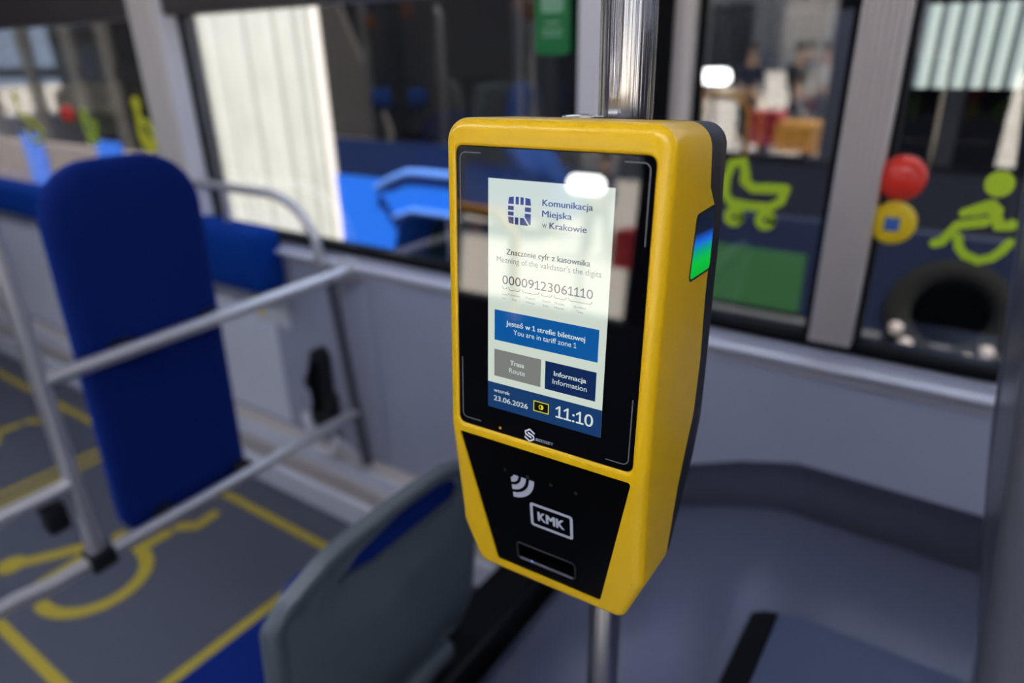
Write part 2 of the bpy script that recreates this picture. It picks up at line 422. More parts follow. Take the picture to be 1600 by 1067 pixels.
pillar('trim_5', [(-0.746, 1.40), (-0.742, 1.325), (-0.732, 1.315), (-0.60, 1.315), (-0.585, 1.325), (-0.58, 1.40)], 0.945, 2.05, 'pillar_light',
       (('rubber_gasket', [(-0.579, 1.40), (-0.579, 1.33), (-0.552, 1.33), (-0.552, 1.40)], 'black'),
        ('aluminium_strip', [(-0.523, 1.40), (-0.523, 1.33), (-0.519, 1.325), (-0.503, 1.325), (-0.499, 1.33), (-0.499, 1.40)], 'pillar'),
        ('narrow_facing', [(-0.551, 1.40), (-0.551, 1.355), (-0.524, 1.355), (-0.524, 1.40)], 'ribbed_alu'),
        ('rubber_edge', [(-0.498, 1.40), (-0.498, 1.345), (-0.488, 1.345), (-0.488, 1.40)], 'black')))
rib = [(-0.222, 1.40)]
nr = 7
for k in range(nr):
    x = -0.222 + k * 0.0106
    rib += [(x, 1.322), (x + 0.003, 1.316), (x + 0.007, 1.316), (x + 0.0098, 1.322)]
rib += [(-0.148, 1.40)]
pillar('trim_6', rib, 0.967, 2.05, 'ribbed_alu',
       (('rubber_gasket', [(-0.236, 1.40), (-0.236, 1.345), (-0.223, 1.345), (-0.223, 1.40)], 'black'),
        ('rubber_edge', [(-0.147, 1.40), (-0.147, 1.347), (-0.140, 1.347), (-0.140, 1.40)], 'black')))
for i, (a, b) in enumerate(((XA, -2.352), (-2.163, -0.754), (-0.488, -0.236), (-0.140, XB))):
    wn = struct(MB().box(a, b, 1.352, 1.358, 0.966, 1.612).build('window_%d' % (i + 1), 'pane'))
    MB().box(a, b, 1.352, 1.358, 1.751, 2.05).build('upper_pane', 'pane', wn)

# opposite side: sill-high wall, window openings, open doorway, pillars
ow = struct(MB().box(XA, XB, OY - 0.06, OY, -0.06, 0.93).build('wall_left', pm('dark_grey_wall_panel', (0.014, 0.014, 0.018), 0.6)))
struct(MB().box(XA, XB, OY - 0.06, OY, 1.95, 2.30).build('wall_left_upper', 'pillar_light'))
for i, (a, b) in enumerate(((-11.0, -1.42), (-0.76, 0.02), (1.45, 1.6), (3.0, 3.2))):
    MB().box(a, b, OY - 0.06, OY, 0.93, 1.95, 0.01).build('wall_post', ('dim_panel', 'black', 'pillar_light', 'pillar_light')[i], ow)
for i, (a, b) in enumerate(((-1.42, -0.76), (0.02, 1.45), (1.6, 3.0))):
    struct(MB().box(a, b, OY - 0.04, OY - 0.034, 0.93, 1.95).build('window_%d' % (i + 5), 'pane'))
struct(MB().box(XA, XB, OY - 0.06, WY + 0.06, 2.30, 2.36).build('ceiling', 'ceiling'))
struct(MB().box(XA - 0.06, XA, OY - 0.06, WY + 0.06, -0.06, 2.36).build('wall_rear', 'wall'))
struct(MB().box(XB, XB + 0.06, OY - 0.06, WY + 0.06, -0.06, 2.36).build('wall_front', 'wall'))
for i, (x, y) in enumerate(((-3.3, -0.30), (-1.55, -0.30), (0.35, -0.30))):  # out-of-view strips, placed and tuned to light the interior
    o = thing('unseen_ceiling_light', 'unseen white strip light added along the middle of the ceiling, %s of the bus' % ('rear end', 'centre', 'front end')[i % 3], 'light', (x, y, 2.30), group='unseen ceiling light strips')
    MB().box(-0.8, 0.8, -0.07, 0.07, -0.02, -0.001, 0.006).build('housing', 'white', o)
    MB().box(-0.78, 0.78, -0.05, 0.05, -0.024, -0.0205).build('diffuser', 'led', o)

# wheel housing under the right-hand seat, with a cove up the wall
prof = [(-0.665, 0.0), (-0.66, 0.15), (-0.645, 0.28), (-0.605, 0.38), (-0.53, 0.46), (-0.43, 0.525), (-0.32, 0.572), (-0.21, 0.605), (-0.19, 0.606), (0.1, 0.606), (0.6, 0.606), (1.3, 0.606)]
m = MB(); loops = []
for x, z in prof:
    zz = max(z, 0.0); c = min(0.065, zz * 0.9)
    L = [(x, 0.20, 0.0), (x, 0.20, max(zz - 0.03, 0.001)), (x, 0.212, max(zz - 0.008, 0.0015)), (x, 0.235, zz + 0.0016)]
    for k in range(0, 9):
        a = k * PI / 16; L.append((x, WY - 0.002 - c + c * math.sin(a), zz + 0.002 + c * (1 - math.cos(a))))
    L.append((x, WY - 0.0005, zz + 0.002 + c)); L.append((x, WY - 0.0005, 0.0)); loops.append(L)
m.loft(loops)
whs = struct(m.build('wheel_housing', 'housing', smooth=50))
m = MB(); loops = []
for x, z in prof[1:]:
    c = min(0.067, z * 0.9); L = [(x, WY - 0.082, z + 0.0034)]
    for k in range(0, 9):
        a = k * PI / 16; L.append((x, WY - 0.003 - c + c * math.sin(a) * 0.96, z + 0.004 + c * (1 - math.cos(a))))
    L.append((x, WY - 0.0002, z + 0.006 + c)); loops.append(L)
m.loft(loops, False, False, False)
m.build('cove_shade', pm('cove_shade_vinyl', (0.052, 0.056, 0.085), 0.7, noise=0.15, nscale=200, spec=0.2), whs, smooth=50)  # dark reflection along the cove put into a separate darker strip
hb = thing('gap_box', 'low black box added to darken the gap between the grey seat and the wheel housing', 'filler', (-0.735, 0.85, 0.0))  # black box added to keep the shaded gap behind the seat dark
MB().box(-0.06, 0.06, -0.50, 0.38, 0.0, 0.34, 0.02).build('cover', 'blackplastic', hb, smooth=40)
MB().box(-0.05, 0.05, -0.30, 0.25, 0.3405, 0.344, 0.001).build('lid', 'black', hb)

# ================================================================== EXTERIOR
GZ = -0.33
struct(MB().box(-60, 60, -90, 40, GZ - 0.1, GZ).build('ground', 'pave'))

# ================================================================== TICKET VALIDATOR ON ITS POLE
PX, PY = -0.2356, 0.4954
pole = thing('grab_pole', 'brushed steel upright pole that carries the yellow ticket validator', 'pole', (PX, PY, 0.605))
MB().tube([(0, 0, 0.595), (0, 0, 1.695)], 0.0205, 40).build('upper_tube', 'steel', pole, smooth=40)
MB().tube([(0, 0, 0.0), (0, 0, 0.5945)], 0.0165, 32).build('lower_tube', 'steel', pole, smooth=40)
MB().lathe([(0.045, 0), (0.045, 0.006), (0.03, 0.012), (0.017, 0.014)]).build('floor_flange', 'satin', pole, smooth=40)

V = thing('ticket_validator', 'yellow and black ticket validator with a lit touchscreen, clamped to a steel pole', 'ticket machine')
VM = Matrix(((0.9995584, -0.0279810, -0.0100045, -0.2240261), (0.0286656, 0.9966564, 0.0765138, 0.3576958),
             (0.0078301, -0.0767668, 0.9970183, 1.3411312), (0, 0, 0, 1)))
V.matrix_world = VM
ZB = -0.1055
def yf(z): return 0.0 if z > ZB else 0.15 * (ZB - z)
YE = [(-0.24, 0.058), (-0.212, 0.061), (-0.144, 0.0725), (-0.113, 0.082), (-0.09, 0.091), (-0.047, 0.093), (0.0, 0.088), (0.064, 0.088), (0.0645, 0.087), (0.078, 0.0735), (0.105, 0.0672), (0.12, 0.066)]
YB = [(-0.24, 0.057), (-0.211, 0.065), (-0.1745, 0.085), (-0.1306, 0.108), (-0.101, 0.116), (-0.0565, 0.1145), (0.03, 0.111), (0.098, 0.107), (0.12, 0.106)]
out = [(-0.064, -0.2370), (0.064, -0.2370), (0.0795, -0.199), (0.0805, ZB), (0.0805, 0.1185), (-0.0805, 0.1185), (-0.0805, ZB), (-0.0795, -0.199)]
rad = [0.010, 0.010, 0.014, 0.0, 0.016, 0.016, 0.0, 0.014]
ol = densify(round_poly(out, rad, 8), 0.006)
# keep an exact vertex at the bend
ol = [(x, ZB) if abs(z - ZB) < 0.0015 else (x, z) for x, z in ol]
def fil(p): return 0.0040 + 0.0045 * min(1, max(0, (p.y + 0.235) / 0.05))
m = MB(); loops = []
NF = 6
for k in range(NF + 1):
    a = k * PI / 2 / NF
    q = offset_poly(ol, lambda p: fil(p) * (1 - math.sin(a)))
    loops.append([(x, yf(z0) + fil(Vector((x0, z0))) * (1 - math.cos(a)), z) for (x, z), (x0, z0) in zip(q, ol)])
for fr in (0.5, 1.0):
    loops.append([(x, yf(z) + 0.0085 + (interp(YE, z) - yf(z) - 0.0085) * fr, z) for x, z in ol])
m.loft(loops, True, False, False)
L0 = [(p[0], p[2]) for p in loops[0]]
glass_hole = rrect(-0.0714, 0.0714, -0.1020, 0.1018, 0.006, 5)
panel_out = round_poly([(-0.0466, -0.2270), (0.0466, -0.2270), (0.0705, -0.1085), (-0.0705, -0.1085)], [0.003, 0.003, 0.002, 0.002], 4)
def fy(d): return lambda u, v: (u, yf(v) + d, v)
right_i = [i for i, p in enumerate(ol) if abs(p[1] - ZB) < 1e-6 and p[0] > 0][0]
left_i = [i for i, p in enumerate(ol) if abs(p[1] - ZB) < 1e-6 and p[0] < 0][-1]
up = L0[right_i:left_i + 1]; low = L0[left_i:] + L0[:right_i + 1]
lipo = offset_poly(glass_hole, -0.0012)
m.fill(up, [lipo], lambda u, v: (u, 0.0, v)); m.fill(low, [panel_out], fy(0))
m.loft([[(x, 0.0, z) for x, z in lipo], [(x, 0.0004, z) for x, z in glass_hole], [(x, 0.0010, z) for x, z in offset_poly(glass_hole, 0.0006)], [(x, 0.0035, z) for x, z in offset_poly(glass_hole, 0.0008)]], True, False, False)
m.loft([[(x, yf(z), z) for x, z in panel_out], [(x, yf(z) + 0.003, z) for x, z in panel_out]], True, False, False)
casing = m.build('front_casing', 'yellow', V, smooth=35, weld=0.00005)
# black rear half
m = MB(); loops = []
ins = offset_poly(ol, 0.0006)
for k, (d, back) in enumerate(((0.0012, 0.0), (0.0, 0.0), (0.0, 0.55), (0.0, 0.86), (0.002, 0.95), (0.006, 1.0))):
    q = offset_poly(ins, d) if d else ins
    loops.append([(x, interp(YE, z) + 0.0003 + max(0.0008, interp(YB, z) - interp(YE, z)) * back, z) for x, z in q])
m.loft(loops, True, True, True)
rear = m.build('rear_housing', 'charcoal', V, smooth=40)
for x in (-0.036, 0.019): MB().box(x, x + 0.011, 0.100, 0.162, -0.04, 0.05, 0.003).build('pole_clamp', 'charcoal', V, smooth=40)
# chrome lock on the top
lk = MB().lathe([(0.0001, 0.0), (0.0155, 0.0), (0.0155, 0.0012), (0.013, 0.0022), (0.006, 0.0024), (0.0001, 0.0016)], 'z', 28, (-0.0185, 0.083, 0.1182)).build('lock', 'chrome', V, smooth=30)
MB().box(-0.0198, -0.0172, 0.0775, 0.0885, 0.1204, 0.1208).build('key_slot', 'black', lk)
# glass and what is behind it
gl = MB().fill(offset_poly(glass_hole, 0.0012), [], lambda u, v: (u, 0.0012, v)).build('display_glass', 'black_glass', V, fixn=False)
def gy(d): return lambda u, v: (u, 0.0012 - d, v)
for nm, pts in (('corner_line', [(-0.0507, 0.0968)] + [(-0.0630 - 0.0042 * math.sin(a * PI / 12), 0.0926 + 0.0042 * math.cos(a * PI / 12)) for a in range(0, 7)] + [(-0.0672, 0.0495)]),
                ('corner_line', [(0.0672, 0.0493)] + [(0.0630 + 0.0042 * math.cos(a * PI / 12), 0.0926 + 0.0042 * math.sin(a * PI / 12)) for a in range(0, 7)] + [(0.0515, 0.0968)]),
                ('corner_line', [(-0.0672, -0.0485)] + [(-0.0630 - 0.0042 * math.cos(a * PI / 12), -0.0918 - 0.0042 * math.sin(a * PI / 12)) for a in range(0, 7)] + [(-0.0509, -0.096)]),
                ('corner_line', [(0.0511, -0.0962)] + [(0.0630 + 0.0042 * math.sin(a * PI / 12), -0.0920 - 0.0042 * math.cos(a * PI / 12)) for a in range(0, 7)] + [(0.0672, -0.0494)])):
    MB().fill(stroke2(pts, 0.0008), [], gy(0.0001)).build(nm, 'print_grey', gl)
hexo = [(-0.0084 + 0.0042 * math.sin(k * PI / 3), -0.0957 + 0.0046 * math.cos(k * PI / 3)) for k in range(6)]
m = MB()
for P in ([hexo[1], hexo[0], hexo[5], (-0.0116, -0.0955), (-0.0074, -0.0972)], [hexo[4], hexo[3], hexo[2], (-0.0052, -0.0957), (-0.0094, -0.0941)]):
    m.fill(stroke2(P, 0.0013), [], gy(0.00012))
m.build('maker_emblem', 'print_bright', gl)
lettering('maker_lettering', [('BEESSET', -0.0032, 0.0110, -0.0985, 0.0021, 0.01)], 'print_white', gl, gy(0.00012))
MB().lathe([(0.0001, 0.0), (0.0011, 0.0)], 'y', 14, (-0.0336, 0.0010, -0.0970)).build('indicator_light', 'amber', gl)

scr = MB().fill([(-0.0444, -0.0819), (0.0464, -0.0819), (0.0464, 0.0815), (-0.0444, 0.0815)], [], gy(0.00008)).build('screen', 'scr', V)
def sy(k): return gy(0.00008 + 0.00004 * k)
def R(x0, x1, z0, z1): return [(x0, z0), (x1, z0), (x1, z1), (x0, z1)]
# city emblem: a rounded frame of blocks
e0, e1, f0, f1 = -0.0287, -0.0113, 0.0531, 0.0709
gx = [0.0, 0.26, 0.305, 0.455, 0.515, 0.665, 0.72, 1.0]; gz = [0.0, 0.255, 0.31, 0.45, 0.51, 0.66, 0.725, 1.0]
def ex(u): return e0 + (e1 - e0) * u
def ez(v): return f0 + (f1 - f0) * v
m = MB()
def blk(pts): m.fill([(ex(u), ez(v)) for u, v in pts], [], sy(1))
c = 0.035
blk([(c, c), (0.25, 0.0), (0.25, 0.26), (0, 0.26)]); blk([(0.31, 0), (0.46, 0), (0.46, 0.26), (0.31, 0.26)])
blk([(0.54, 0.0), (0.90, 0.0), (0.70, 0.26), (0.54, 0.26)]); blk([(0.945, 0.03), (1.0, 0.06), (1.0, 0.43), (0.74, 0.43), (0.74, 0.30)])
blk([(0, 0.31), (0.25, 0.31), (0.25, 0.45), (0, 0.45)]); blk([(0, 0.51), (0.25, 0.51), (0.25, 0.66), (0, 0.66)])
blk([(0.74, 0.50), (1.0, 0.50), (1.0, 0.66), (0.74, 0.66)]); blk([(0, 0.73), (0.25, 0.73), (0.25, 1.0), (c, 1 - c)])
blk([(0.33, 0.73), (0.47, 0.73), (0.47, 1), (0.33, 1)]); blk([(0.54, 0.73), (0.68, 0.73), (0.68, 1), (0.54, 1)])
blk([(0.75, 0.73), (1.0, 0.73), (1 - c, 1 - c), (0.75, 1)])
m.build('city_emblem', 'scr_logo', scr)
lettering('heading_lettering', [('Komunikacja', -0.0029, 0.0323, 0.0669, 0.0040, 0.018), ('Miejska', -0.0029, 0.0181, 0.0600, 0.0040, 0.018), ('Krakowie', 0.0026, 0.0288, 0.0530, 0.0040, 0.018)], 'scr_logo', scr, sy(1))
lettering('heading_small_word', [('w', -0.0029, 0.0006, 0.0530, 0.0040, 0.0)], 'scr_inkgrey', scr, sy(1))
lettering('caption_lettering', [('Znaczenie cyfr z kasownika', -0.0297, 0.0323, 0.0325, 0.0038, 0.018)], 'scr_ink', scr, sy(1))
lettering('caption_translation', [("Meaning of the validator's the digits", -0.0373, 0.0404, 0.0267, 0.0038, 0.0)], 'scr_inkgrey', scr, sy(1))
lettering('ticket_digits', [('00009123061110', -0.0327, 0.0354, 0.0119, 0.0060, 0.0)], 'scr_ink', scr, sy(1))
m = MB()
for a, b in ((-0.0323, -0.0290), (-0.0275, -0.0185), (-0.0167, -0.0040), (-0.0022, 0.0060), (0.0078, 0.0167), (0.0184, 0.0349)):
    rr = min(0.0016, (b - a) / 2.2)
    P = [(a, 0.0102)] + [(a + rr - rr * math.cos(t * PI / 8), 0.0100 - rr * math.sin(t * PI / 8)) for t in range(0, 5)] + [(b - rr + rr * math.sin(t * PI / 8), 0.0100 - rr * math.cos(t * PI / 8)) for t in range(0, 5)] + [(b, 0.0102)]
    m.fill(stroke2(P, 0.00035), [], sy(1))
m.build('digit_brackets', 'scr_ink', scr)
lettering('digit_labels', [(a, x0, x1, z, 0.0013, 0.0) for a, x0, x1, z in (
    ('Linia', -0.0325, -0.0285, 0.0042), ('no.', -0.0325, -0.0297, 0.0014), ('Przystanek', -0.0280, -0.0182, 0.0045), ('Stop', -0.0248, -0.0210, 0.0015),
    ('Pojazd', -0.0137, -0.0068, 0.0045), ('Vehicle', -0.0140, -0.0066, 0.0014), ('Dzie\u0144', -0.0010, 0.0048, 0.0045), ('Day', -0.0001, 0.0039, 0.0014),
    ('Miesi\u0105c', 0.0082, 0.0156, 0.0045), ('Month', 0.0083, 0.0152, 0.0014), ('Godzina', 0.0222, 0.0312, 0.0045), ('Time', 0.0240, 0.0292, 0.0014))], 'scr_inkgrey', scr, sy(1))
MB().fill(R(-0.0389, 0.0412, -0.0294, -0.0072), [], sy(1)).build('zone_banner', 'scr_blue', scr)
MB().fill(R(-0.0390, -0.0007, -0.0566, -0.0363), [], sy(1)).build('route_button', 'scr_grey', scr)
MB().fill(R(0.0027, 0.0410, -0.0569, -0.0364), [], sy(1)).build('information_button', 'scr_navy', scr)
MB().fill(R(-0.0444, 0.0464, -0.0819, -0.0620), [], sy(1)).build('footer_bar', 'scr_foot', scr)
lettering('zone_lettering', [('Jeste\u015b w 1 strefie biletowej', -0.0293, 0.0315, -0.0172, 0.0036, 0.02), ('You are in tariff zone 1', -0.0233, 0.0255, -0.0228, 0.0036, 0.0)], 'scr_white', scr, sy(2))
lettering('route_lettering', [('Trasa', -0.0255, -0.0142, -0.0457, 0.0034, 0.02), ('Route', -0.0264, -0.0134, -0.0516, 0.0036, 0.0)], 'scr_white', scr, sy(2))
lettering('information_lettering', [('Informacja', 0.0096, 0.0338, -0.0457, 0.0034, 0.02), ('Information', 0.0087, 0.0345, -0.0516, 0.0036, 0.0)], 'scr_white', scr, sy(2))
lettering('date_lettering', [('wtorek', -0.0392, -0.0256, -0.0691, 0.0027, 0.006), ('23.06.2026', -0.0392, -0.0105, -0.0758, 0.0037, 0.008)], 'scr_white', scr, sy(2))
lettering('clock_digits', [('11:10', 0.0118, 0.0404, -0.0760, 0.0088, 0.004)], 'scr_white', scr, sy(2))
ix0, ix1, iz0, iz1 = -0.0058, 0.0065, -0.0756, -0.0677
MB().fill(R(ix0, ix1, iz0, iz1), [], sy(2)).build('contrast_icon_field', 'scr_black', scr)
m = MB(); m.fill(R(ix0, ix1, iz0, iz1), [R(ix0 + 0.0006, ix1 - 0.0006, iz0 + 0.0006, iz1 - 0.0006)], sy(3))
icx, icz = (ix0 + ix1) / 2, (iz0 + iz1) / 2
m.fill([(icx + 0.0019 * math.cos(a * PI / 12), icz + 0.0019 * math.sin(a * PI / 12)) for a in range(24)], [[(icx + 0.0014 * math.cos(a * PI / 8), icz + 0.0014 * math.sin(a * PI / 8)) for a in range(16)]], sy(3))
m.fill([(icx + 0.0015 * math.sin(a * PI / 8), icz + 0.0015 * math.cos(a * PI / 8)) for a in range(9)], [], sy(4))
m.build('contrast_icon', 'scr_yellow', scr)

# card reader panel with the ticket slot
slot = rrect(-0.0263, 0.0255, -0.2165, -0.2008, 0.003, 4)
pin = offset_poly(panel_out, 0.0004)
m = MB(); m.fill(pin, [slot], fy(0.0012))
m.loft([[(x, yf(z) + 0.0012, z) for x, z in slot], [(x, yf(z) + 0.009, z) for x, z in offset_poly(slot, 0.001)]], True, False, False)
m.fill(offset_poly(slot, 0.001), [], fy(0.009))
cp = m.build('card_reader_panel', 'black_panel', V, weld=0.00002)
MB().tube([(-0.0240, yf(-0.2160) + 0.0012, -0.2162), (0.0232, yf(-0.2160) + 0.0012, -0.2162)], 0.0009, 8).build('slot_lip_highlight', 'reflection_steel', cp, smooth=40)  # highlight on the slot's lower edge made as a grey strip
lip = MB().tube([(x, yf(z) + 0.0011, z) for x, z in slot if True], 0.0007, 8, closed=True).build('slot_rim', 'blackplastic', cp, smooth=40)
MB().lathe([(0.0001, 0), (0.0008, 0)], 'y', 12, (-0.0130, yf(-0.2155) + 0.0006, -0.2152)).build('slot_light', 'bluelight', cp)
m = MB(); wc = (-0.0272, -0.1350)
for r0, r1 in ((0.0028, 0.0072), (0.0096, 0.0138), (0.0165, 0.0209)):
    A = [(-86 + k * 86 / 16) for k in range(17)]
    P = [(wc[0] + r1 * math.cos(math.radians(a)), wc[1] + r1 * math.sin(math.radians(a))) for a in A] + [(wc[0] + r0 * math.cos(math.radians(a)), wc[1] + r0 * math.sin(math.radians(a))) for a in A[::-1]]
    m.fill(P, [], fy(0.0010))
m.build('contactless_symbol', 'print_white', cp)
m = MB(); m.fill(rrect(-0.0115, 0.0250, -0.1775, -0.1555, 0.0024), [rrect(-0.0091, 0.0226, -0.1751, -0.1579, 0.0012)], fy(0.0010)); m.build('card_symbol', 'print_white', cp)
lettering('card_lettering', [('KMK', -0.0047, 0.0176, -0.1709, 0.0086, 0.045)], 'print_white', cp, fy(0.0010))
for x in (-0.0316, -0.0117, 0.0081, 0.0283):
    MB().lathe([(0.0001, 0), (0.0013, 0), (0.0014, 0.0004)], 'y', 12, (x, yf(-0.1327) + 0.0006, -0.1327)).build('reader_light', 'blackplastic', cp, smooth=30)
# status lamp on the right-hand side
lo = [(0.0482, 0.0207), (0.0884, 0.0215), (0.0872, 0.0646), (0.0524, 0.0618)]
lo = round_poly(lo, [0.003, 0.003, 0.003, 0.003], 4)
sl = MB().prism(offset_poly(lo, -0.0012), lambda u, v: (0.0800, u, v), lambda u, v: (0.0808, u, v)).build('lamp_surround', 'charcoal', V)
MB().prism(offset_poly(lo, 0.0006), lambda u, v: (0.0803, u, v), lambda u, v: (0.0812, u, v)).build('side_lamp', 'sidelamp', V)

# ================================================================== RAILING FRAME AND WHEELCHAIR BACKREST
rx = -1.5
rail = thing('railing_frame', 'stainless steel tube railing frame across the wheelchair bay', 'railing', (rx, 0.475, 0.0))
def rt(name, pts, r=0.017, mat='satin'):
    return MB().tube([(x - rx, y - 0.475, z) for x, y, z in pts], r, 18).build(name, mat, rail, smooth=40)
rt('post', [(rx, 0.475, 0.435), (rx, 0.475, 2.30)], 0.0175)
rt('post', [(rx, 1.298, 0.238), (rx, 1.245, 0.890)], 0.0165, 'reflection_steel')  # the steel's dark reflection is put into this post's colour
rt('upper_bar', [(rx, 0.476, 0.897), (rx, 1.339, 0.905)])
rt('lower_bar', [(rx, 0.492, 0.449), (rx, 1.289, 0.449)], 0.0155)
lp = [(rx, 0.474, 0.447), (rx, 0.38, 0.446), (rx, 0.31, 0.456)]
for k in range(1, 12):
    a = -PI / 2 - k * PI / 12 * 1.0
    lp.append((rx, 0.27 + 0.10 * math.cos(a) * 1.1, 0.553 + 0.1 * math.sin(a)))
lp += [(rx, 0.31, 0.652), (rx, 0.40, 0.652), (rx, 0.474, 0.654)]
rt('side_loop', lp)
for y, z in ((0.478, 0.449), ):
    MB().box(-0.026, 0.026, y - 0.475 - 0.026, y - 0.475 + 0.03, z - 0.024, z + 0.024, 0.006).build('joint_clamp', 'blackplastic', rail, smooth=40)
MB().box(-0.02, 0.02, 0.40 - 0.475, 0.445 - 0.475, 0.565, 0.632, 0.008).build('bracket', 'blackplastic', rail, smooth=40)
MB().lathe([(0.032, 0), (0.032, 0.006), (0.02, 0.01)], 'z', 20, (0, 1.290 - 0.475, 0.238)).build('foot_flange', 'satin', rail, smooth=30)
MB().box(-0.03, 0.03, 1.31 - 0.475, 1.339 - 0.475, 0.87, 0.94, 0.006).build('wall_bracket', 'satin', rail, smooth=30)
# backrest pad
bk = thing('wheelchair_bay_pad', 'tall dark blue padded backrest with a rounded top, behind the steel railing', 'padded panel', (-1.585, 0.755, 0.40))
ol2 = rrect(-0.168, 0.172, 0.0, 0.90, [0.06, 0.05, 0.13, 0.12], 10)
ol2 = [(u - 0.012 + 0.026 * v / 0.9 + (0.004 if u > 0 else -0.004) * v, v) for u, v in ol2]
ol2 = densify(ol2, 0.03)
m = MB(); loops = []
for d, x in ((0.035, -0.040), (0.012, -0.035), (0.0, -0.022), (0.0, 0.012), (0.010, 0.026), (0.030, 0.033), (0.06, 0.036)):
    q = offset_poly(ol2, d) if d else ol2
    loops.append([(x, u, v) for u, v in q])
m.loft(loops)
m.build('pad', 'fabric', bk, smooth=60)
for y, z in ((0.655, 0.445), (0.885, 0.449), (0.665, 0.897), (0.885, 0.897)):
    MB().box(0.030, 0.068, y - 0.755 - 0.022, y - 0.755 + 0.022, z - 0.40 - 0.016, z - 0.40 + 0.016, 0.005).build('bar_clip', 'blackplastic', bk, smooth=40)

# padded wall rests behind, with the steel loop over the end of the nearer one
def wall_pad(x0, x1, label, z0, z1, mat):
    o = thing('lean_pad', label, 'seat pad', ((x0 + x1) / 2, WY - 0.06, z0), group='blue lean pads along the window wall')
    w = (x1 - x0) / 2; h = z1 - z0
    ol = densify(rrect(-w, w, 0, h, 0.035, 6), 0.05); loops = []
    m = MB()
    for d, y in ((0.0, 0.045), (0.0, -0.035), (0.008, -0.052), (0.025, -0.06)):
        q = offset_poly(ol, d) if d else ol
        loops.append([(u, y, v) for u, v in q])
    m.loft(loops); m.build('cushion', mat, o, smooth=50)
    MB().box(-w + 0.06, w - 0.06, 0.0455, 0.059, 0.03, h - 0.03, 0.003).build('back_board', 'blackplastic', o)
    return o
wall_pad(-2.86, -1.815, 'blue padded lean rest on the wall under the steel loop', 0.79, 0.995, 'fabric2')
wall_pad(-4.1, -2.90, 'blue padded lean rest on the wall, left of the tall backrest', 0.86, 0.995, 'fabric2')
gr = thing('grab_loop', 'bent steel grab rail looping over the end of the blue lean rest', 'grab rail', (-1.85, WY - 0.05, 0.85))
P = [(-0.42, 0.045, 0.262), (-0.42, 0.0, 0.262), (-0.2, 0.0, 0.262), (0.06, 0.0, 0.262)]
for k in range(1, 9):
    a = PI / 2 - k * PI / 16; P.append((0.06 + 0.20 * math.cos(a), 0.0, 0.102 + 0.16 * math.sin(a)))
P += [(0.272, 0.0, 0.02), (0.275, 0.045, -0.01)]
MB().tube(P, 0.0145, 16).build('tube', 'satin', gr, smooth=50)
MB().tube([(-0.165, 0.0, 0.262), (-0.165, 0.0, 0.15)], 0.012, 12).build('stay', 'satin', gr, smooth=50)
MB().lathe([(0.028, 0.0455), (0.028, 0.039), (0.016, 0.036)], 'y', 18, (0.275, 0, -0.01)).build('wall_flange', 'satin', gr, smooth=40)
st = thing('notice_sticker', 'small white notice with yellow and green marks below the blue lean rest', 'sticker', (-1.93, WY - 0.006, 0.695))
MB().box(-0.09, 0.09, 0.0003, 0.0015, -0.055, 0.05).build('sheet', 'white', st)
MB().box(-0.075, -0.045, -0.0004, 0.0002, -0.03, 0.045).build('yellow_mark', 'button_yellow', st)
MB().box(-0.085, -0.074, -0.0004, 0.0002, -0.01, 0.03).build('green_mark', 'busgreen', st)
bl = thing('belt_holder', 'black plastic belt holder on the wall beside the railing post', 'belt holder', (-1.70, WY, 0.335))
def wy2(d): return lambda u, v: (u, -d, v)
MB().prism([(-0.05, 0.0), (0.0, -0.02), (0.05, 0.0), (0.055, 0.10), (0.035, 0.12), (0.04, 0.25), (0.02, 0.28), (-0.01, 0.27), (-0.03, 0.20), (-0.062, 0.15), (-0.055, 0.118), (-0.02, 0.125), (0.005, 0.11), (0.0, 0.085), (-0.045, 0.06)], wy2(0.0), wy2(0.05)).build('holder', 'blackplastic', bl, bevel=0.006)
MB().tube([(0.02, -0.055, 0.24), (0.0, -0.06, 0.18), (0.005, -0.06, 0.06)], 0.012, 10).build('strap', 'black', bl, smooth=50)
hp = MB().tube([(0.10, 0.03, -0.08), (0.085, 0.0, -0.02), (0.06, -0.015, 0.012)] + [(0.0 + 0.06 * math.cos(a * PI / 8) , -0.02, -0.02 - 0.04 * math.sin(a * PI / 8)) for a in range(1, 8)] + [(-0.07, -0.01, 0.0), (-0.11, 0.01, 0.015), (-0.14, 0.03, 0.02)], 0.014, 14).build('heater_pipe', 'pillar_light', None, smooth=60, loc=(-1.645, 1.268, 0.325))
tag(hp, 'pale bent pipe above the heater duct beside the railing foot', 'pipe')

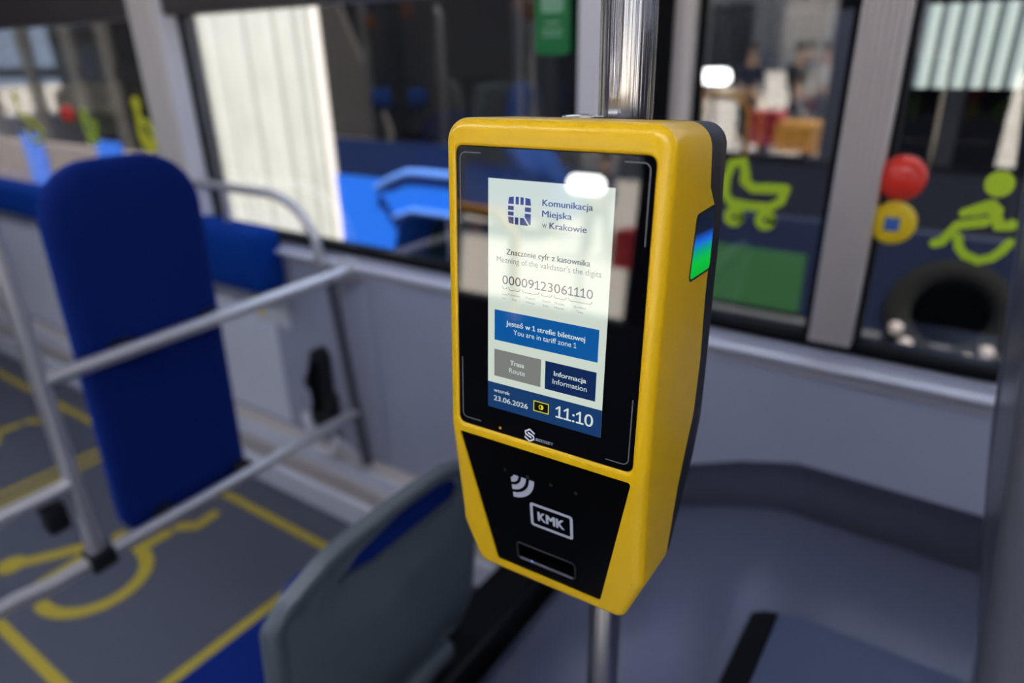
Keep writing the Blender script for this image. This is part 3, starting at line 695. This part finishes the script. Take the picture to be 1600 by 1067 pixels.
# ================================================================== SEATS
def make_seat(label, loc, rotz, shell_mat, prof, yb, yt, top, slot_pts, cush, hw=0.224):
    """back shell seen from behind; +x local is the rear side. prof: (z, x) of the rear face"""
    s = thing('bus_seat', label, 'seat', loc, rotz)
    TH = 0.014
    o = [(-hw, yb)] + [(hw, yb)] + [(hw, yt)] + [(hw - 0.03, yt + 0.03), (0.12, top - 0.004), (0.0, top), (-0.12, top - 0.004), (-hw + 0.03, yt + 0.03)] + [(-hw, yt)]
    o = round_poly(o, [0.02, 0.02, 0.03, 0.03, 0.1, 0.2, 0.1, 0.03, 0.03], 5)
    o = densify(o, 0.03)
    def px(v): return interp(prof, v)
    def scoop(u, v):
        r = ((u - 0.03) / 0.17) ** 2 + ((v - 0.80) / 0.085) ** 2
        return 0.014 * (1 - r) if slot_pts and r < 1 and v < 0.83 else 0.0
    def surf(d): return lambda u, v: (px(v) - d - 0.3 * max(0, abs(u) - 0.12) ** 2 - scoop(u, v), u, v)
    m = MB(); holes = [slot_pts] if slot_pts else []
    inner = offset_poly(o, 0.030)
    # rear face: rounded rim, then the panel filled through a grid so that it follows the curve
    m.loft([[surf(TH)(u, v) for u, v in o], [surf(0.002)(u, v) for u, v in o], [surf(-0.006)(u, v) for u, v in offset_poly(o, 0.005)], [surf(-0.0085)(u, v) for u, v in offset_poly(o, 0.012)], [surf(-0.006)(u, v) for u, v in offset_poly(o, 0.021)], [surf(0.0)(u, v) for u, v in inner]], True, False, False)
    m.loft([[surf(TH)(u, v) for u, v in o], [surf(TH)(u, v) for u, v in inner]], True, False, False)
    b2 = MB(); b2.fill(inner, holes, lambda u, v: (u, v, 0.0))
    for k in range(-7, 8):
        bmesh.ops.bisect_plane(b2.bm, geom=list(b2.bm.verts) + list(b2.bm.edges) + list(b2.bm.faces), plane_co=(k * 0.03, 0, 0), plane_no=(1, 0, 0))
    zz = yb + 0.03
    while zz < top:
        bmesh.ops.bisect_plane(b2.bm, geom=list(b2.bm.verts) + list(b2.bm.edges) + list(b2.bm.faces), plane_co=(0, zz, 0), plane_no=(0, 1, 0)); zz += 0.03
    mp = {}
    for d in (0.0, TH):
        for v in b2.bm.verts: mp[(v, d)] = m.bm.verts.new(surf(d)(v.co.x, v.co.y))
        for f in b2.bm.faces: m.bm.faces.new([mp[(v, d)] for v in f.verts])
    b2.bm.free()
    if slot_pts:
        sp = slot_pts
        m.loft([[surf(0.0)(u, v) for u, v in sp], [surf(TH)(u, v) for u, v in sp]], True, False, False)
    m.build('back_shell', shell_mat, s, smooth=40, weld=0.0004)
    # upholstered back, in front of the shell
    m = MB(); q = densify(rrect(-hw + 0.04, hw - 0.04, yb + 0.03, top - 0.05, 0.06, 6), 0.03); loops = []
    for d, dd in ((0.0, TH + 0.004), (0.0, TH + 0.03), (0.012, TH + 0.042), (0.05, TH + 0.048)):
        qq = offset_poly(q, d) if d else q
        loops.append([surf(dd)(u, v) for u, v in qq])
    m.loft(loops, True, True, True); m.build('back_cushion', 'fabric', s, smooth=50)
    x0, zc, dp = cush
    MB().box(x0 - dp, x0, -0.20, 0.20, zc - 0.10, zc - 0.055, 0.015, 3).build('seat_pan', shell_mat, s, smooth=40)
    MB().box(x0 - dp - 0.01, x0 - 0.02, -0.212, 0.212, zc - 0.054, zc, 0.02, 4).build('seat_cushion', 'fabric2' if False else 'fabric', s, smooth=40)
    MB().box(x0 - dp * 0.62, x0 - dp * 0.38, -0.12, 0.12, 0.0, zc - 0.1005, 0.01).build('pedestal', 'blackplastic', s, smooth=40)
    return s
profA = [(0.40, -0.095), (0.50, -0.050), (0.56, -0.036), (0.70, -0.0195), (0.85, 0.0), (0.92, 0.009)]
slotA = round_poly([(-0.110, 0.820), (-0.02, 0.795), (0.16, 0.792), (0.178, 0.815), (0.15, 0.862), (0.02, 0.868), (-0.07, 0.852)], [0.006, 0.08, 0.012, 0.012, 0.02, 0.06, 0.02], 5)
seatA = make_seat('grey plastic bus seat with blue cushion and handle slot, below the ticket validator', (-0.62, 0.568, 0.0), 0.0, 'shell', profA, 0.42, 0.832, 0.898, slotA, (-0.07, 0.46, 0.33))
# shallow finger recess under the slot
profB = [(0.0, -0.134), (0.05, -0.129), (0.30, -0.087), (0.40, -0.072), (0.72, -0.036), (0.90, -0.012)]
seatB = make_seat('dark grey seat back at the right edge on the dark blue plinth', (0.0, 0.70, 0.643), PI, 'shell_dark', profB, 0.0, 0.82, 0.88, None, (-0.12, 0.46, 0.36), 0.275)
pl = thing('seat_plinth', 'dark blue vinyl plinth with a black edge strip on the wheel housing', 'plinth', (0.0, 0.0, 0.606))
MB().prism([(-0.135, 0.25), (0.8, 0.25), (0.8, 0.952), (-0.10, 0.952), (-0.135, 0.937)], lambda u, v: (u, v, 0.003), lambda u, v: (u, v, 0.032)).build('top_board', 'plinth', pl, bevel=0.002)
MB().prism([(-0.172, 0.25), (-0.1355, 0.25), (-0.1355, 0.937), (-0.155, 0.930), (-0.172, 0.915)], lambda u, v: (u, v, 0.003), lambda u, v: (u, v, 0.035)).build('edge_strip', 'black', pl, bevel=0.002)

# ================================================================== SIGNS, STICKERS AND STOP BUTTONS ON THE WINDOWS
GY = 1.3505
sg = thing('green_notice', 'green notice with pale square on the window left of the upper pole', 'sign', (-0.796, 1.315, 1.483))
MB().prism(rrect(-0.041, 0.041, 0.0, 0.17, 0.012), lambda u, v: (u, 0.0, v), lambda u, v: (u, -0.002, v)).build('board', 'green_sign', sg)
MB().prism(rrect(-0.027, 0.027, 0.078, 0.142, 0.010), lambda u, v: (u, -0.0021, v), lambda u, v: (u, -0.0026, v)).build('pale_square', 'sign_pale', sg)
m = MB()
for z, w in ((0.058, 0.018), (0.044, 0.026), (0.034, 0.024)): m.box(-w, w, -0.0026, -0.0021, z, z + 0.005)
m.build('text_lines', 'sign_pale', sg)
MB().box(-0.035, 0.035, 0.0, 0.05, 0.16, 0.168, 0.002).build('hanger', 'blackplastic', sg)
def wy(u, v): return (u, 0.0, v)
def wyb(u, v): return (u, -0.0012, v)
def stick(name, label, strokes, discs, loc, mat, sx=1.0):
    m = MB()
    for i, (pts, w) in enumerate(strokes):
        m.prism(stroke2([(x * sx, y) for x, y in pts], w), wy, lambda u, v, k=i: (u, -0.0012 - 0.0002 * k, v))
    for cx, cy, r in discs: m.prism([(cx * sx + r * math.cos(k * PI / 10), cy + r * math.sin(k * PI / 10)) for k in range(20)], wy, wyb)
    return tag(m.build(name, mat, None, loc=loc), label, 'sticker')
PRAM = [([(-0.050, 0.118), (-0.058, 0.09), (-0.058, 0.06), (-0.045, 0.044), (-0.01, 0.04), (0.03, 0.041), (0.05, 0.055), (0.055, 0.075)], 0.0175),
        ([(0.055, 0.078), (0.02, 0.077), (-0.005, 0.075), (-0.022, 0.088)], 0.019),
        ([(-0.050, 0.118), (-0.028, 0.124), (-0.022, 0.10), (-0.022, 0.088)], 0.019),
        (arc(-0.035, 0.0165, 0.0125, 0, 352), 0.015), (arc(0.026, 0.0165, 0.0125, 0, 352), 0.015)]
CHAIR = [([(0.0068, 0.0354), (0.0105, 0.020), (0.0215, 0.0075), (0.0425, 0.001), (0.060, 0.0085), (0.0715, 0.022), (0.0788, 0.0362)], 0.0145),
         ([(0.0062, 0.0775), (0.0371, 0.0950), (0.0525, 0.0870)], 0.014), ([(0.0420, 0.0940), (0.0597, 0.0604), (0.0742, 0.0653)], 0.018),
         ([(0.0380, 0.0660), (0.0024, 0.0568), (-0.0165, 0.0257), (-0.0254, 0.0223)], 0.016), ([(0.020, 0.078), (0.040, 0.086)], 0.009)]
stick('pram_sticker', 'lime pram symbol on the window right of the validator', PRAM, [], (-0.363, GY, 1.165), 'lime')
stick('wheelchair_sticker', 'lime wheelchair symbol on the window at the far right', CHAIR, [(0.045, 0.1284, 0.0205)], (-0.026, GY, 1.152), 'lime')
stick('wheelchair_sticker', 'yellow wheelchair symbol on the window above the tall backrest', [(arc(0.01, 0.045, 0.042, -190, 60), 0.026), ([(-0.02, 0.13), (-0.03, 0.06), (0.02, 0.03)], 0.034), ([(-0.015, 0.105), (0.03, 0.09)], 0.024)],
      [(-0.018, 0.155, 0.026)], (-2.515, GY, 1.190), 'yellow_sticker', 1.1)
stick('pram_sticker', 'pale yellow pram symbol on the window at the far left edge', [(arc(0.02, 0.04, 0.05, -190, 30), 0.022), ([(-0.05, 0.16), (-0.045, 0.10), (0.03, 0.08), (0.08, 0.04)], 0.028)],
      [(-0.05, 0.175, 0.026)], (-3.43, GY, 1.178), 'yellow_sticker', 1.2)
stick('pram_sticker', 'green pram symbol on the left window beside the red stop button', PRAM, [], (-2.90, GY, 1.19), 'lime', 0.8)
def stop_button(label, loc, kind, s=1.0):
    o = thing('stop_button', label, 'button', loc)
    r = 0.037 * s
    MB().lathe([(0.0001, 0.0), (r * 1.03, 0.0), (r * 1.03, -0.006), (r * 0.95, -0.008), (0.0001, -0.008)], 'y', 32).build('base', 'red' if kind == 'red' else 'button_yellow', o, smooth=40)
    if kind == 'red':
        MB().lathe([(r * 0.93, -0.0081)] + [(r * 0.93 * math.cos(a * PI / 16), -0.0081 - 0.020 * math.sin(a * PI / 16)) for a in range(1, 8)] + [(0.0001, -0.0281)], 'y', 32).build('dome', 'red', o, smooth=60)
    else:
        MB().lathe([(r * 0.93, -0.0081), (r * 0.85, -0.013), (r * 0.4, -0.0145), (0.0001, -0.0145)], 'y', 32).build('cap', 'button_yellow', o, smooth=40)
        MB().box(-r * 0.33, r * 0.33, -0.0155, -0.0146, -r * 0.33, r * 0.33).build('blue_symbol', 'button_blue', o)
    return o
stop_button('red domed stop button above the yellow button on the right window', (-0.120, GY, 1.280), 'red')
stop_button('yellow round button with blue symbol under the red stop button', (-0.120, GY, 1.202), 'yellow', 0.97)
stop_button('red domed stop button on the left window beyond the tall backrest', (-3.05, GY, 1.298), 'red', 0.85)

# ------------------------------------------------------------------ the blue bus parked alongside
NY = 2.50
nb = thing('parked_bus', 'blue bus with dark windows and a white folding bellows, parked alongside', 'bus', (-1.0, NY, GZ))
def np_(m, name, mat, **k):
    for v in m.bm.verts: v.co -= Vector((-1.0, NY, GZ))
    return m.build(name, mat, nb, **k)
# left section, bellows, right section
np_(MB().box(-9.5, -4.16, NY, NY + 2.4, -0.10, 0.90, 0.02), 'side_panel', 'pale_panel')
for x in (-6.55, -5.35): np_(MB().box(x, x + 0.35, NY - 0.01, NY - 0.001, 0.45, 0.95, 0.003), 'blue_panel', 'busblue')
np_(MB().box(-9.5, -4.3, NY + 0.07, NY + 0.13, 1.36, 1.44, 0.01), 'inside_rail', 'pale_panel')
np_(MB().box(-6.2, -5.1, NY + 0.15, NY + 0.35, 0.95, 1.28, 0.05), 'inside_bush_print', pm('olive_print', (0.09, 0.10, 0.01), 0.8))
arch = [(-2.86, -0.10), (-2.56, -0.10), (-2.55, 0.25), (-2.48, 0.55), (-2.41, 0.70), (-2.36, 0.745), (-2.28, 0.765), (-1.42, 0.765), (-1.34, 0.74), (-1.28, 0.66), (-1.20, 0.25), (-1.20, -0.10), (-1.02, -0.10), (-1.02, 0.90), (-2.86, 0.90)]
np_(MB().prism(arch, lambda u, v: (u, NY, v), lambda u, v: (u, NY + 0.30, v)), 'side_panel', 'busblue')
np_(MB().prism([(-2.50, 0.86), (-2.28, 0.955), (-1.36, 0.955), (-1.25, 0.86), (-1.29, 0.75), (-1.42, 0.770), (-2.28, 0.770), (-2.40, 0.725)], lambda u, v: (u, NY - 0.045, v), lambda u, v: (u, NY - 0.001, v)), 'wheel_arch_flare', 'busblue')
lipp = [(-2.52, NY - 0.03, 0.865), (-2.40, NY - 0.05, 0.918), (-2.29, NY - 0.05, 0.958), (-2.2, NY - 0.05, 0.962), (-1.40, NY - 0.05, 0.962), (-1.26, NY - 0.03, 0.88)]
np_(MB().tube([(-2.40, NY - 0.05, 0.735), (-2.28, NY - 0.05, 0.778), (-1.42, NY - 0.05, 0.778)], 0.016, 10), 'wheel_arch_lip', 'busblue_l', smooth=60)
np_(MB().tube(lipp, 0.022, 10), 'wheel_arch_lip', 'busblue_l', smooth=60)
np_(MB().box(-2.86, -1.02, NY + 0.31, NY + 2.4, -0.10, 0.90), 'wheel_well', 'busdark')
np_(MB().box(-2.55, -1.15, NY + 0.28, NY + 0.305, 0.25, 0.86), 'well_liner', 'busgreen')
wl = np_(MB().lathe([(0.26, 0.0), (0.30, 0.05), (0.44, 0.04), (0.48, 0.10), (0.48, 0.26), (0.40, 0.28), (0.26, 0.28)], 'y', 40, (-1.86, NY + 0.0, 0.15)), 'wheel', 'tyre', smooth=40)
m = MB().lathe([(0.0001, 0.06), (0.10, 0.05), (0.14, 0.10), (0.24, 0.12), (0.265, 0.06), (0.272, 0.06), (0.272, 0.25), (0.0001, 0.25)], 'y', 40, (-1.86 + 1.0, 0.0, 0.15 - GZ)); m.build('wheel_hub', 'wheel', wl, smooth=40)
m = MB(); loops = []
nf = 15; rr_ = random.Random(3); px_ = 1.24 / nf; edge = []
for k in range(nf):
    x = -4.14 + k * px_; g = px_ * rr_.uniform(0.16, 0.42); d0 = rr_.uniform(0.0, 0.03)
    edge += [(x, NY + 0.30), (x + g * 0.8, NY + 0.30), (x + g, NY + 0.05 + d0), (x + px_ * 0.6, NY + d0 * 0.5), (x + px_ * 0.97, NY + 0.02 + d0)]
for x, y in edge:
    loops.append([(x, y, 0.05), (x, y, 2.30), (x, NY + 2.3, 2.30), (x, NY + 2.3, 0.05)])
m.loft(loops); np_(m, 'bellows', 'bellows')
for x in (-4.15, -2.875): np_(MB().box(x - 0.02, x + 0.02, NY - 0.015, NY + 2.4, -0.05, 2.34, 0.01), 'bellows_frame', 'ribbed_alu')
# glazing and what can be made out behind it
np_(MB().box(-2.85, -1.02, NY + 0.01, NY + 0.03, 0.905, 1.09), 'navy_band', pm('navy_glass_band', (0.003, 0.008, 0.035), 0.1))
np_(MB().box(-2.85, -1.02, NY + 0.01, NY + 0.016, 1.095, 2.01), 'window_pane', 'tinted')
np_(MB().box(-9.5, -4.18, NY + 0.01, NY + 0.016, 0.905, 2.01), 'window_pane', 'tinted')
np_(MB().box(-9.5, -4.18, NY, NY + 2.4, 2.02, 2.22, 0.05), 'roof', 'busblue')
np_(MB().box(-2.85, 5.0, NY, NY + 2.4, 2.02, 2.22, 0.05), 'roof', 'busblue')
np_(MB().box(-9.5, 5.0, NY + 1.7, NY + 1.75, 0.91, 2.01), 'far_side_lining', 'busdark')
for x in (-2.40, -1.55): np_(MB().box(x - 0.025, x + 0.025, NY + 0.02, NY + 0.08, 0.905, 2.01), 'window_pillar', 'busdark')
for x, d in ((-2.66, 0.12), (-2.25, 0.2), (-1.72, 0.16), (-5.05, 0.08), (-5.55, 0.08), (-6.25, 0.08), (-7.1, 0.08)):
    np_(MB().tube([(x, NY + d, 0.4), (x, NY + d, 2.01)], 0.022 if x > -4 else 0.05, 12), 'inside_pole', 'satin' if x > -4 else 'pillar', smooth=50)
for x, y, z in ((-2.60, 0.12, 1.62), (-2.36, 0.12, 1.66), (-1.76, 0.14, 1.67), (-1.68, 0.10, 1.63)):
    np_(MB().box(x - 0.03, x + 0.03, NY + y - 0.03, NY + y + 0.0, z - 0.035, z + 0.035, 0.01), 'orange_grip', 'dull_orange')
for x, y in ((-2.45, 0.5), (-2.06, 0.25), (-1.88, 0.26)):
    m = MB().box(-0.04, 0.04, -0.22, 0.22, 0.0, 0.75, 0.04, 2, Matrix.Translation((x, NY + y, 0.62)) @ Matrix.Rotation(0.2, 4, 'Y'))
    np_(m, 'inside_seat_back', 'shell' if x < -2 else 'busblue', smooth=40)
np_(MB().box(-2.66, -2.42, NY + 0.10, NY + 0.3, 1.22, 1.32, 0.03), 'inside_seat', 'busblue')
# right-hand section: door panels with the shade darkened into their colours
np_(MB().box(-1.0, 5.0, NY, NY + 2.4, -0.10, 0.56, 0.01), 'side_panel', 'busdark')
np_(MB().box(-1.0, 5.0, NY + 0.01, NY + 0.05, 0.565, 0.93, 0.01), 'door_panel', 'busnavy_shaded')
np_(MB().box(-0.82, -0.47, NY + 0.0, NY + 0.009, 0.585, 0.80), 'green_panel', 'busgreen')
np_(MB().box(-1.0, 5.0, NY + 0.02, NY + 0.06, 0.935, 2.01), 'dark_glazing', 'black_glass')
m = MB()
for k in range(9): m.tube([(-0.225 + k * 0.046, NY + 0.0, 1.36), (-0.225 + k * 0.046, NY + 0.0, 1.585)], 0.0215, 10)
np_(m, 'ribbed_reflection', 'pale_reflection', smooth=60)  # solid ribs stand in for a pale ribbed reflection in the glass
np_(MB().lathe([(0.185, 0.0), (0.19, -0.01), (0.165, -0.02), (0.12, -0.012), (0.11, 0.0)], 'y', 36, (-0.01, NY + 0.008, 0.665)), 'hub_ring', pm('dark_hub_metal', (0.006, 0.006, 0.006), 0.9, spec=0.05), smooth=50)
for a in (205, 228, 250, 300, 322):
    np_(MB().lathe([(0.0001, -0.022), (0.016, -0.02), (0.024, 0.0), (0.0001, 0.0)], 'y', 12, (-0.01 + 0.155 * math.cos(math.radians(a)), NY - 0.018, 0.665 + 0.155 * math.sin(math.radians(a)))), 'hub_nut', 'pale_panel', smooth=50)

# ------------------------------------------------------------------ the yard beyond the opposite windows: seen in reflections
def skin_body(name, pts, edges, mat, parent, root=0, sub=1):
    me = bpy.data.meshes.new(name); me.from_pydata([p[:3] for p in pts], edges, [])
    o = link(name, me, mat, parent)
    md = o.modifiers.new('skin', 'SKIN')
    if not me.skin_vertices: bpy.context.view_layer.objects.active = o
    if not me.skin_vertices: me.attributes.new('skin_vertices', 'FLOAT_VECTOR', 'POINT')
    for i, p in enumerate(pts):
        sv = me.skin_vertices[0].data[i]; sv.radius = (p[3], p[4] if len(p) > 4 else p[3]); sv.use_root = (i == root)
    s = o.modifiers.new('sub', 'SUBSURF'); s.levels = sub; s.render_levels = sub
    for p in me.polygons: p.use_smooth = True
    return o
M['skin'] = pm('skin', (0.55, 0.32, 0.22), 0.6)
M['hair'] = pm('dark_hair', (0.03, 0.02, 0.015), 0.7)
def person(label, loc, rz, jacket, trousers, step=0.12, arm=0.1):
    o = thing('person', label, 'person', loc, rz, 'people in the yard')
    B = [(0, 0, 0.95, 0.12, 0.15), (0, 0, 1.12, 0.10, 0.14), (0, 0, 1.32, 0.12, 0.17), (0, 0, 1.47, 0.05, 0.055), (0.01, 0, 1.56, 0.06, 0.06), (0.02, 0, 1.66, 0.085, 0.075), (0.01, 0, 1.74, 0.06, 0.06)]
    E = [(0, 1), (1, 2), (2, 3), (3, 4), (4, 5), (5, 6)]
    for s in (-1, 1):
        i = len(B); a = arm * s
        B += [(0, 0.19 * s, 1.38, 0.055), (0.02 * s, 0.24 * s, 1.12, 0.045), (0.10 + a, 0.24 * s, 0.88, 0.035), (0.13 + a, 0.235 * s, 0.80, 0.028)]
        E += [(2, i), (i, i + 1), (i + 1, i + 2), (i + 2, i + 3)]
        j = len(B); d = step * s
        B += [(0.02 + d * 0.5, 0.10 * s, 0.85, 0.085), (0.03 + d, 0.10 * s, 0.48, 0.06), (-0.02 + d * 1.3, 0.10 * s, 0.09, 0.045), (0.12 + d * 1.3, 0.11 * s, 0.04, 0.04)]
        E += [(0, j), (j, j + 1), (j + 1, j + 2), (j + 2, j + 3)]
    skin_body('body', B, E, 'skin', o)
    J = [(0, 0, 0.98, 0.145, 0.18), (0, 0, 1.12, 0.125, 0.165), (0, 0, 1.32, 0.145, 0.195), (0, 0, 1.45, 0.08, 0.09)]; JE = [(0, 1), (1, 2), (2, 3)]
    T = [(0, 0, 0.95, 0.135, 0.165)]; TE = []
    for s in (-1, 1):
        i = len(J); a = arm * s
        J += [(0, 0.19 * s, 1.38, 0.075), (0.02 * s, 0.24 * s, 1.12, 0.062), (0.09 + a, 0.24 * s, 0.90, 0.05)]; JE += [(2, i), (i, i + 1), (i + 1, i + 2)]
        j = len(T); d = step * s
        T += [(0.02 + d * 0.5, 0.10 * s, 0.82, 0.10), (0.03 + d, 0.10 * s, 0.48, 0.078), (-0.02 + d * 1.3, 0.10 * s, 0.12, 0.065)]; TE += [(0, j), (j, j + 1), (j + 1, j + 2)]
    skin_body('jacket', J, JE, jacket, o); skin_body('trousers', T, TE, trousers, o)
    MB().lathe([(0.0001, 0.11), (0.06, 0.095), (0.092, 0.04), (0.09, -0.02), (0.06, -0.05)], 'z', 16, (-0.005, 0, 1.71)).build('hair', 'hair', o, smooth=60)
M['c_navy'] = pm('navy_cloth', (0.012, 0.016, 0.045), 0.8); M['c_black'] = pm('black_cloth', (0.01, 0.01, 0.012), 0.8)
M['c_purple'] = pm('violet_cloth', (0.09, 0.07, 0.20), 0.8); M['c_white'] = pm('pale_cloth', (0.6, 0.58, 0.55), 0.8)
M['c_red'] = pm('red_plastic', (0.50, 0.015, 0.02), 0.4); M['c_orange'] = pm('orange_yellow_plastic', (0.80, 0.36, 0.02), 0.4)
person('person in navy jacket standing on the paving outside the doors', (-4.02, -11.0, GZ), 1.2, 'c_navy', 'c_black')
person('person in black jacket and dark trousers walking on the paving', (-3.13, -10.8, GZ), 0.4, 'c_black', 'c_navy', 0.2)
person('person in violet top standing beyond the lamp stand', (-4.75, -10.2, GZ), 2.0, 'c_purple', 'c_black')
person('person in pale shirt and black trousers on the paving', (-2.80, -11.3, GZ), 1.0, 'c_white', 'c_black', 0.15)
person('person in dark clothes farthest along the paving', (-3.65, -14.0, GZ), 0.2, 'c_navy', 'c_navy')
rb = thing('crate', 'red plastic crate on a stand on the paving', 'crate', (-1.86, -4.3, GZ))
MB().box(-0.16, 0.16, -0.16, 0.16, 0.92, 1.22, 0.03).build('box', 'c_red', rb); MB().box(-0.05, 0.05, -0.05, 0.05, 0.0, 0.919).build('stand', 'busdark', rb)
yb_ = thing('crate', 'orange-yellow plastic crate on a stand on the paving', 'crate', (-1.40, -4.1, GZ))
MB().box(-0.28, 0.24, -0.18, 0.18, 0.90, 1.15, 0.04).build('box', 'c_orange', yb_); MB().box(-0.06, 0.06, -0.06, 0.06, 0.0, 0.899).build('stand', 'busdark', yb_)
ls = thing('lamp_stand', 'bright white work lamp on a tall stand on the paving', 'lamp', (-2.56, -4.8, GZ))
MB().tube([(0, 0, 0.02), (0, 0, 1.41)], 0.02, 10).build('stand', 'busdark', ls); MB().box(-0.2, 0.2, -0.2, 0.2, 0.0, 0.02).build('base', 'busdark', ls)
m = MB().box(-0.20, 0.20, -0.06, 0.03, 1.40, 1.60, 0.03); m.build('lamp_head', 'busdark', ls, smooth=40)
MB().prism(rrect(-0.17, 0.17, 1.43, 1.57, 0.068, 8), lambda u, v: (u, 0.031, v), lambda u, v: (u, 0.045, v)).build('lens', 'lamp', ls, smooth=40)
side = thing('depot_building', 'brown-grey depot building added beside the paving to darken reflections', 'building', (-42, -30, GZ))  # unseen building, added so reflections meet a dark wall instead of sky
MB().box(-3, 0, -16, 34, 0, 8).build('wall', pm('brown_grey_render', (0.10, 0.088, 0.08), 0.8, noise=0.2, nscale=1.0), side)
for k in range(12): MB().box(0.001, 0.04, -15 + k * 4, -13 + k * 4, 0.0, 4.2).build('gate', 'busdark' if k % 3 else 'pillar', side)
far = thing('depot_building', 'long grey depot building beyond the paving', 'building', (-10, -48, GZ))
MB().box(-35, 30, -3, 0, 0, 7).build('wall', pm('grey_render', (0.22, 0.22, 0.23), 0.8, noise=0.1, nscale=2), far)
for k in range(12): MB().box(-33 + k * 5, -30 + k * 5, 0.001, 0.04, 0.0, 4.2).build('gate', 'busdark' if k % 2 else 'pillar', far)

gb = thing('yellow_handrail', 'yellow bent handrail in front of the opposite window', 'grab rail', (-1.28, OY + 0.09, 0.90))
MB().tube([(-0.16, 0, 0.0), (-0.16, 0, 0.22)] + [(-0.06 - 0.10 * math.cos(a * PI / 12), 0, 0.24 + 0.10 * math.sin(a * PI / 12)) for a in range(1, 7)] + [(0.10, 0, 0.33), (0.16, 0, 0.27), (0.17, 0, 0.0)], 0.018, 14).build('tube', 'c_orange', gb, smooth=50)
for x in (-0.16, 0.17): MB().box(x - 0.025, x + 0.025, -0.09, 0.02, -0.03, 0.0, 0.004).build('bracket', 'blackplastic', gb)
b2 = thing('parked_van', 'blue van parked far across the paving', 'van', (-9.0, -12.5, GZ))
MB().box(-2.6, 2.6, -1.0, 1.0, 0.35, 1.35, 0.12).build('lower_body', 'busblue', b2, smooth=40)
MB().prism([(-2.5, 1.351), (1.9, 1.351), (1.3, 2.2), (-2.4, 2.25)], lambda u, v: (u, -0.92, v), lambda u, v: (u, 0.92, v)).build('cab', 'busblue', b2, bevel=0.08)
MB().prism([(-2.2, 1.42), (1.6, 1.42), (1.15, 2.05), (-2.2, 2.08)], lambda u, v: (u, 0.925, v), lambda u, v: (u, 0.94, v)).build('window_band', 'black_glass', b2)
for x in (-1.6, 1.6):
    for y in (-0.85, 0.85): MB().lathe([(0.0001, -0.12), (0.30, -0.12), (0.35, -0.06), (0.35, 0.06), (0.30, 0.12), (0.0001, 0.12)], 'y', 28, (x, y, 0.35)).build('wheel', 'tyre', b2, smooth=40)
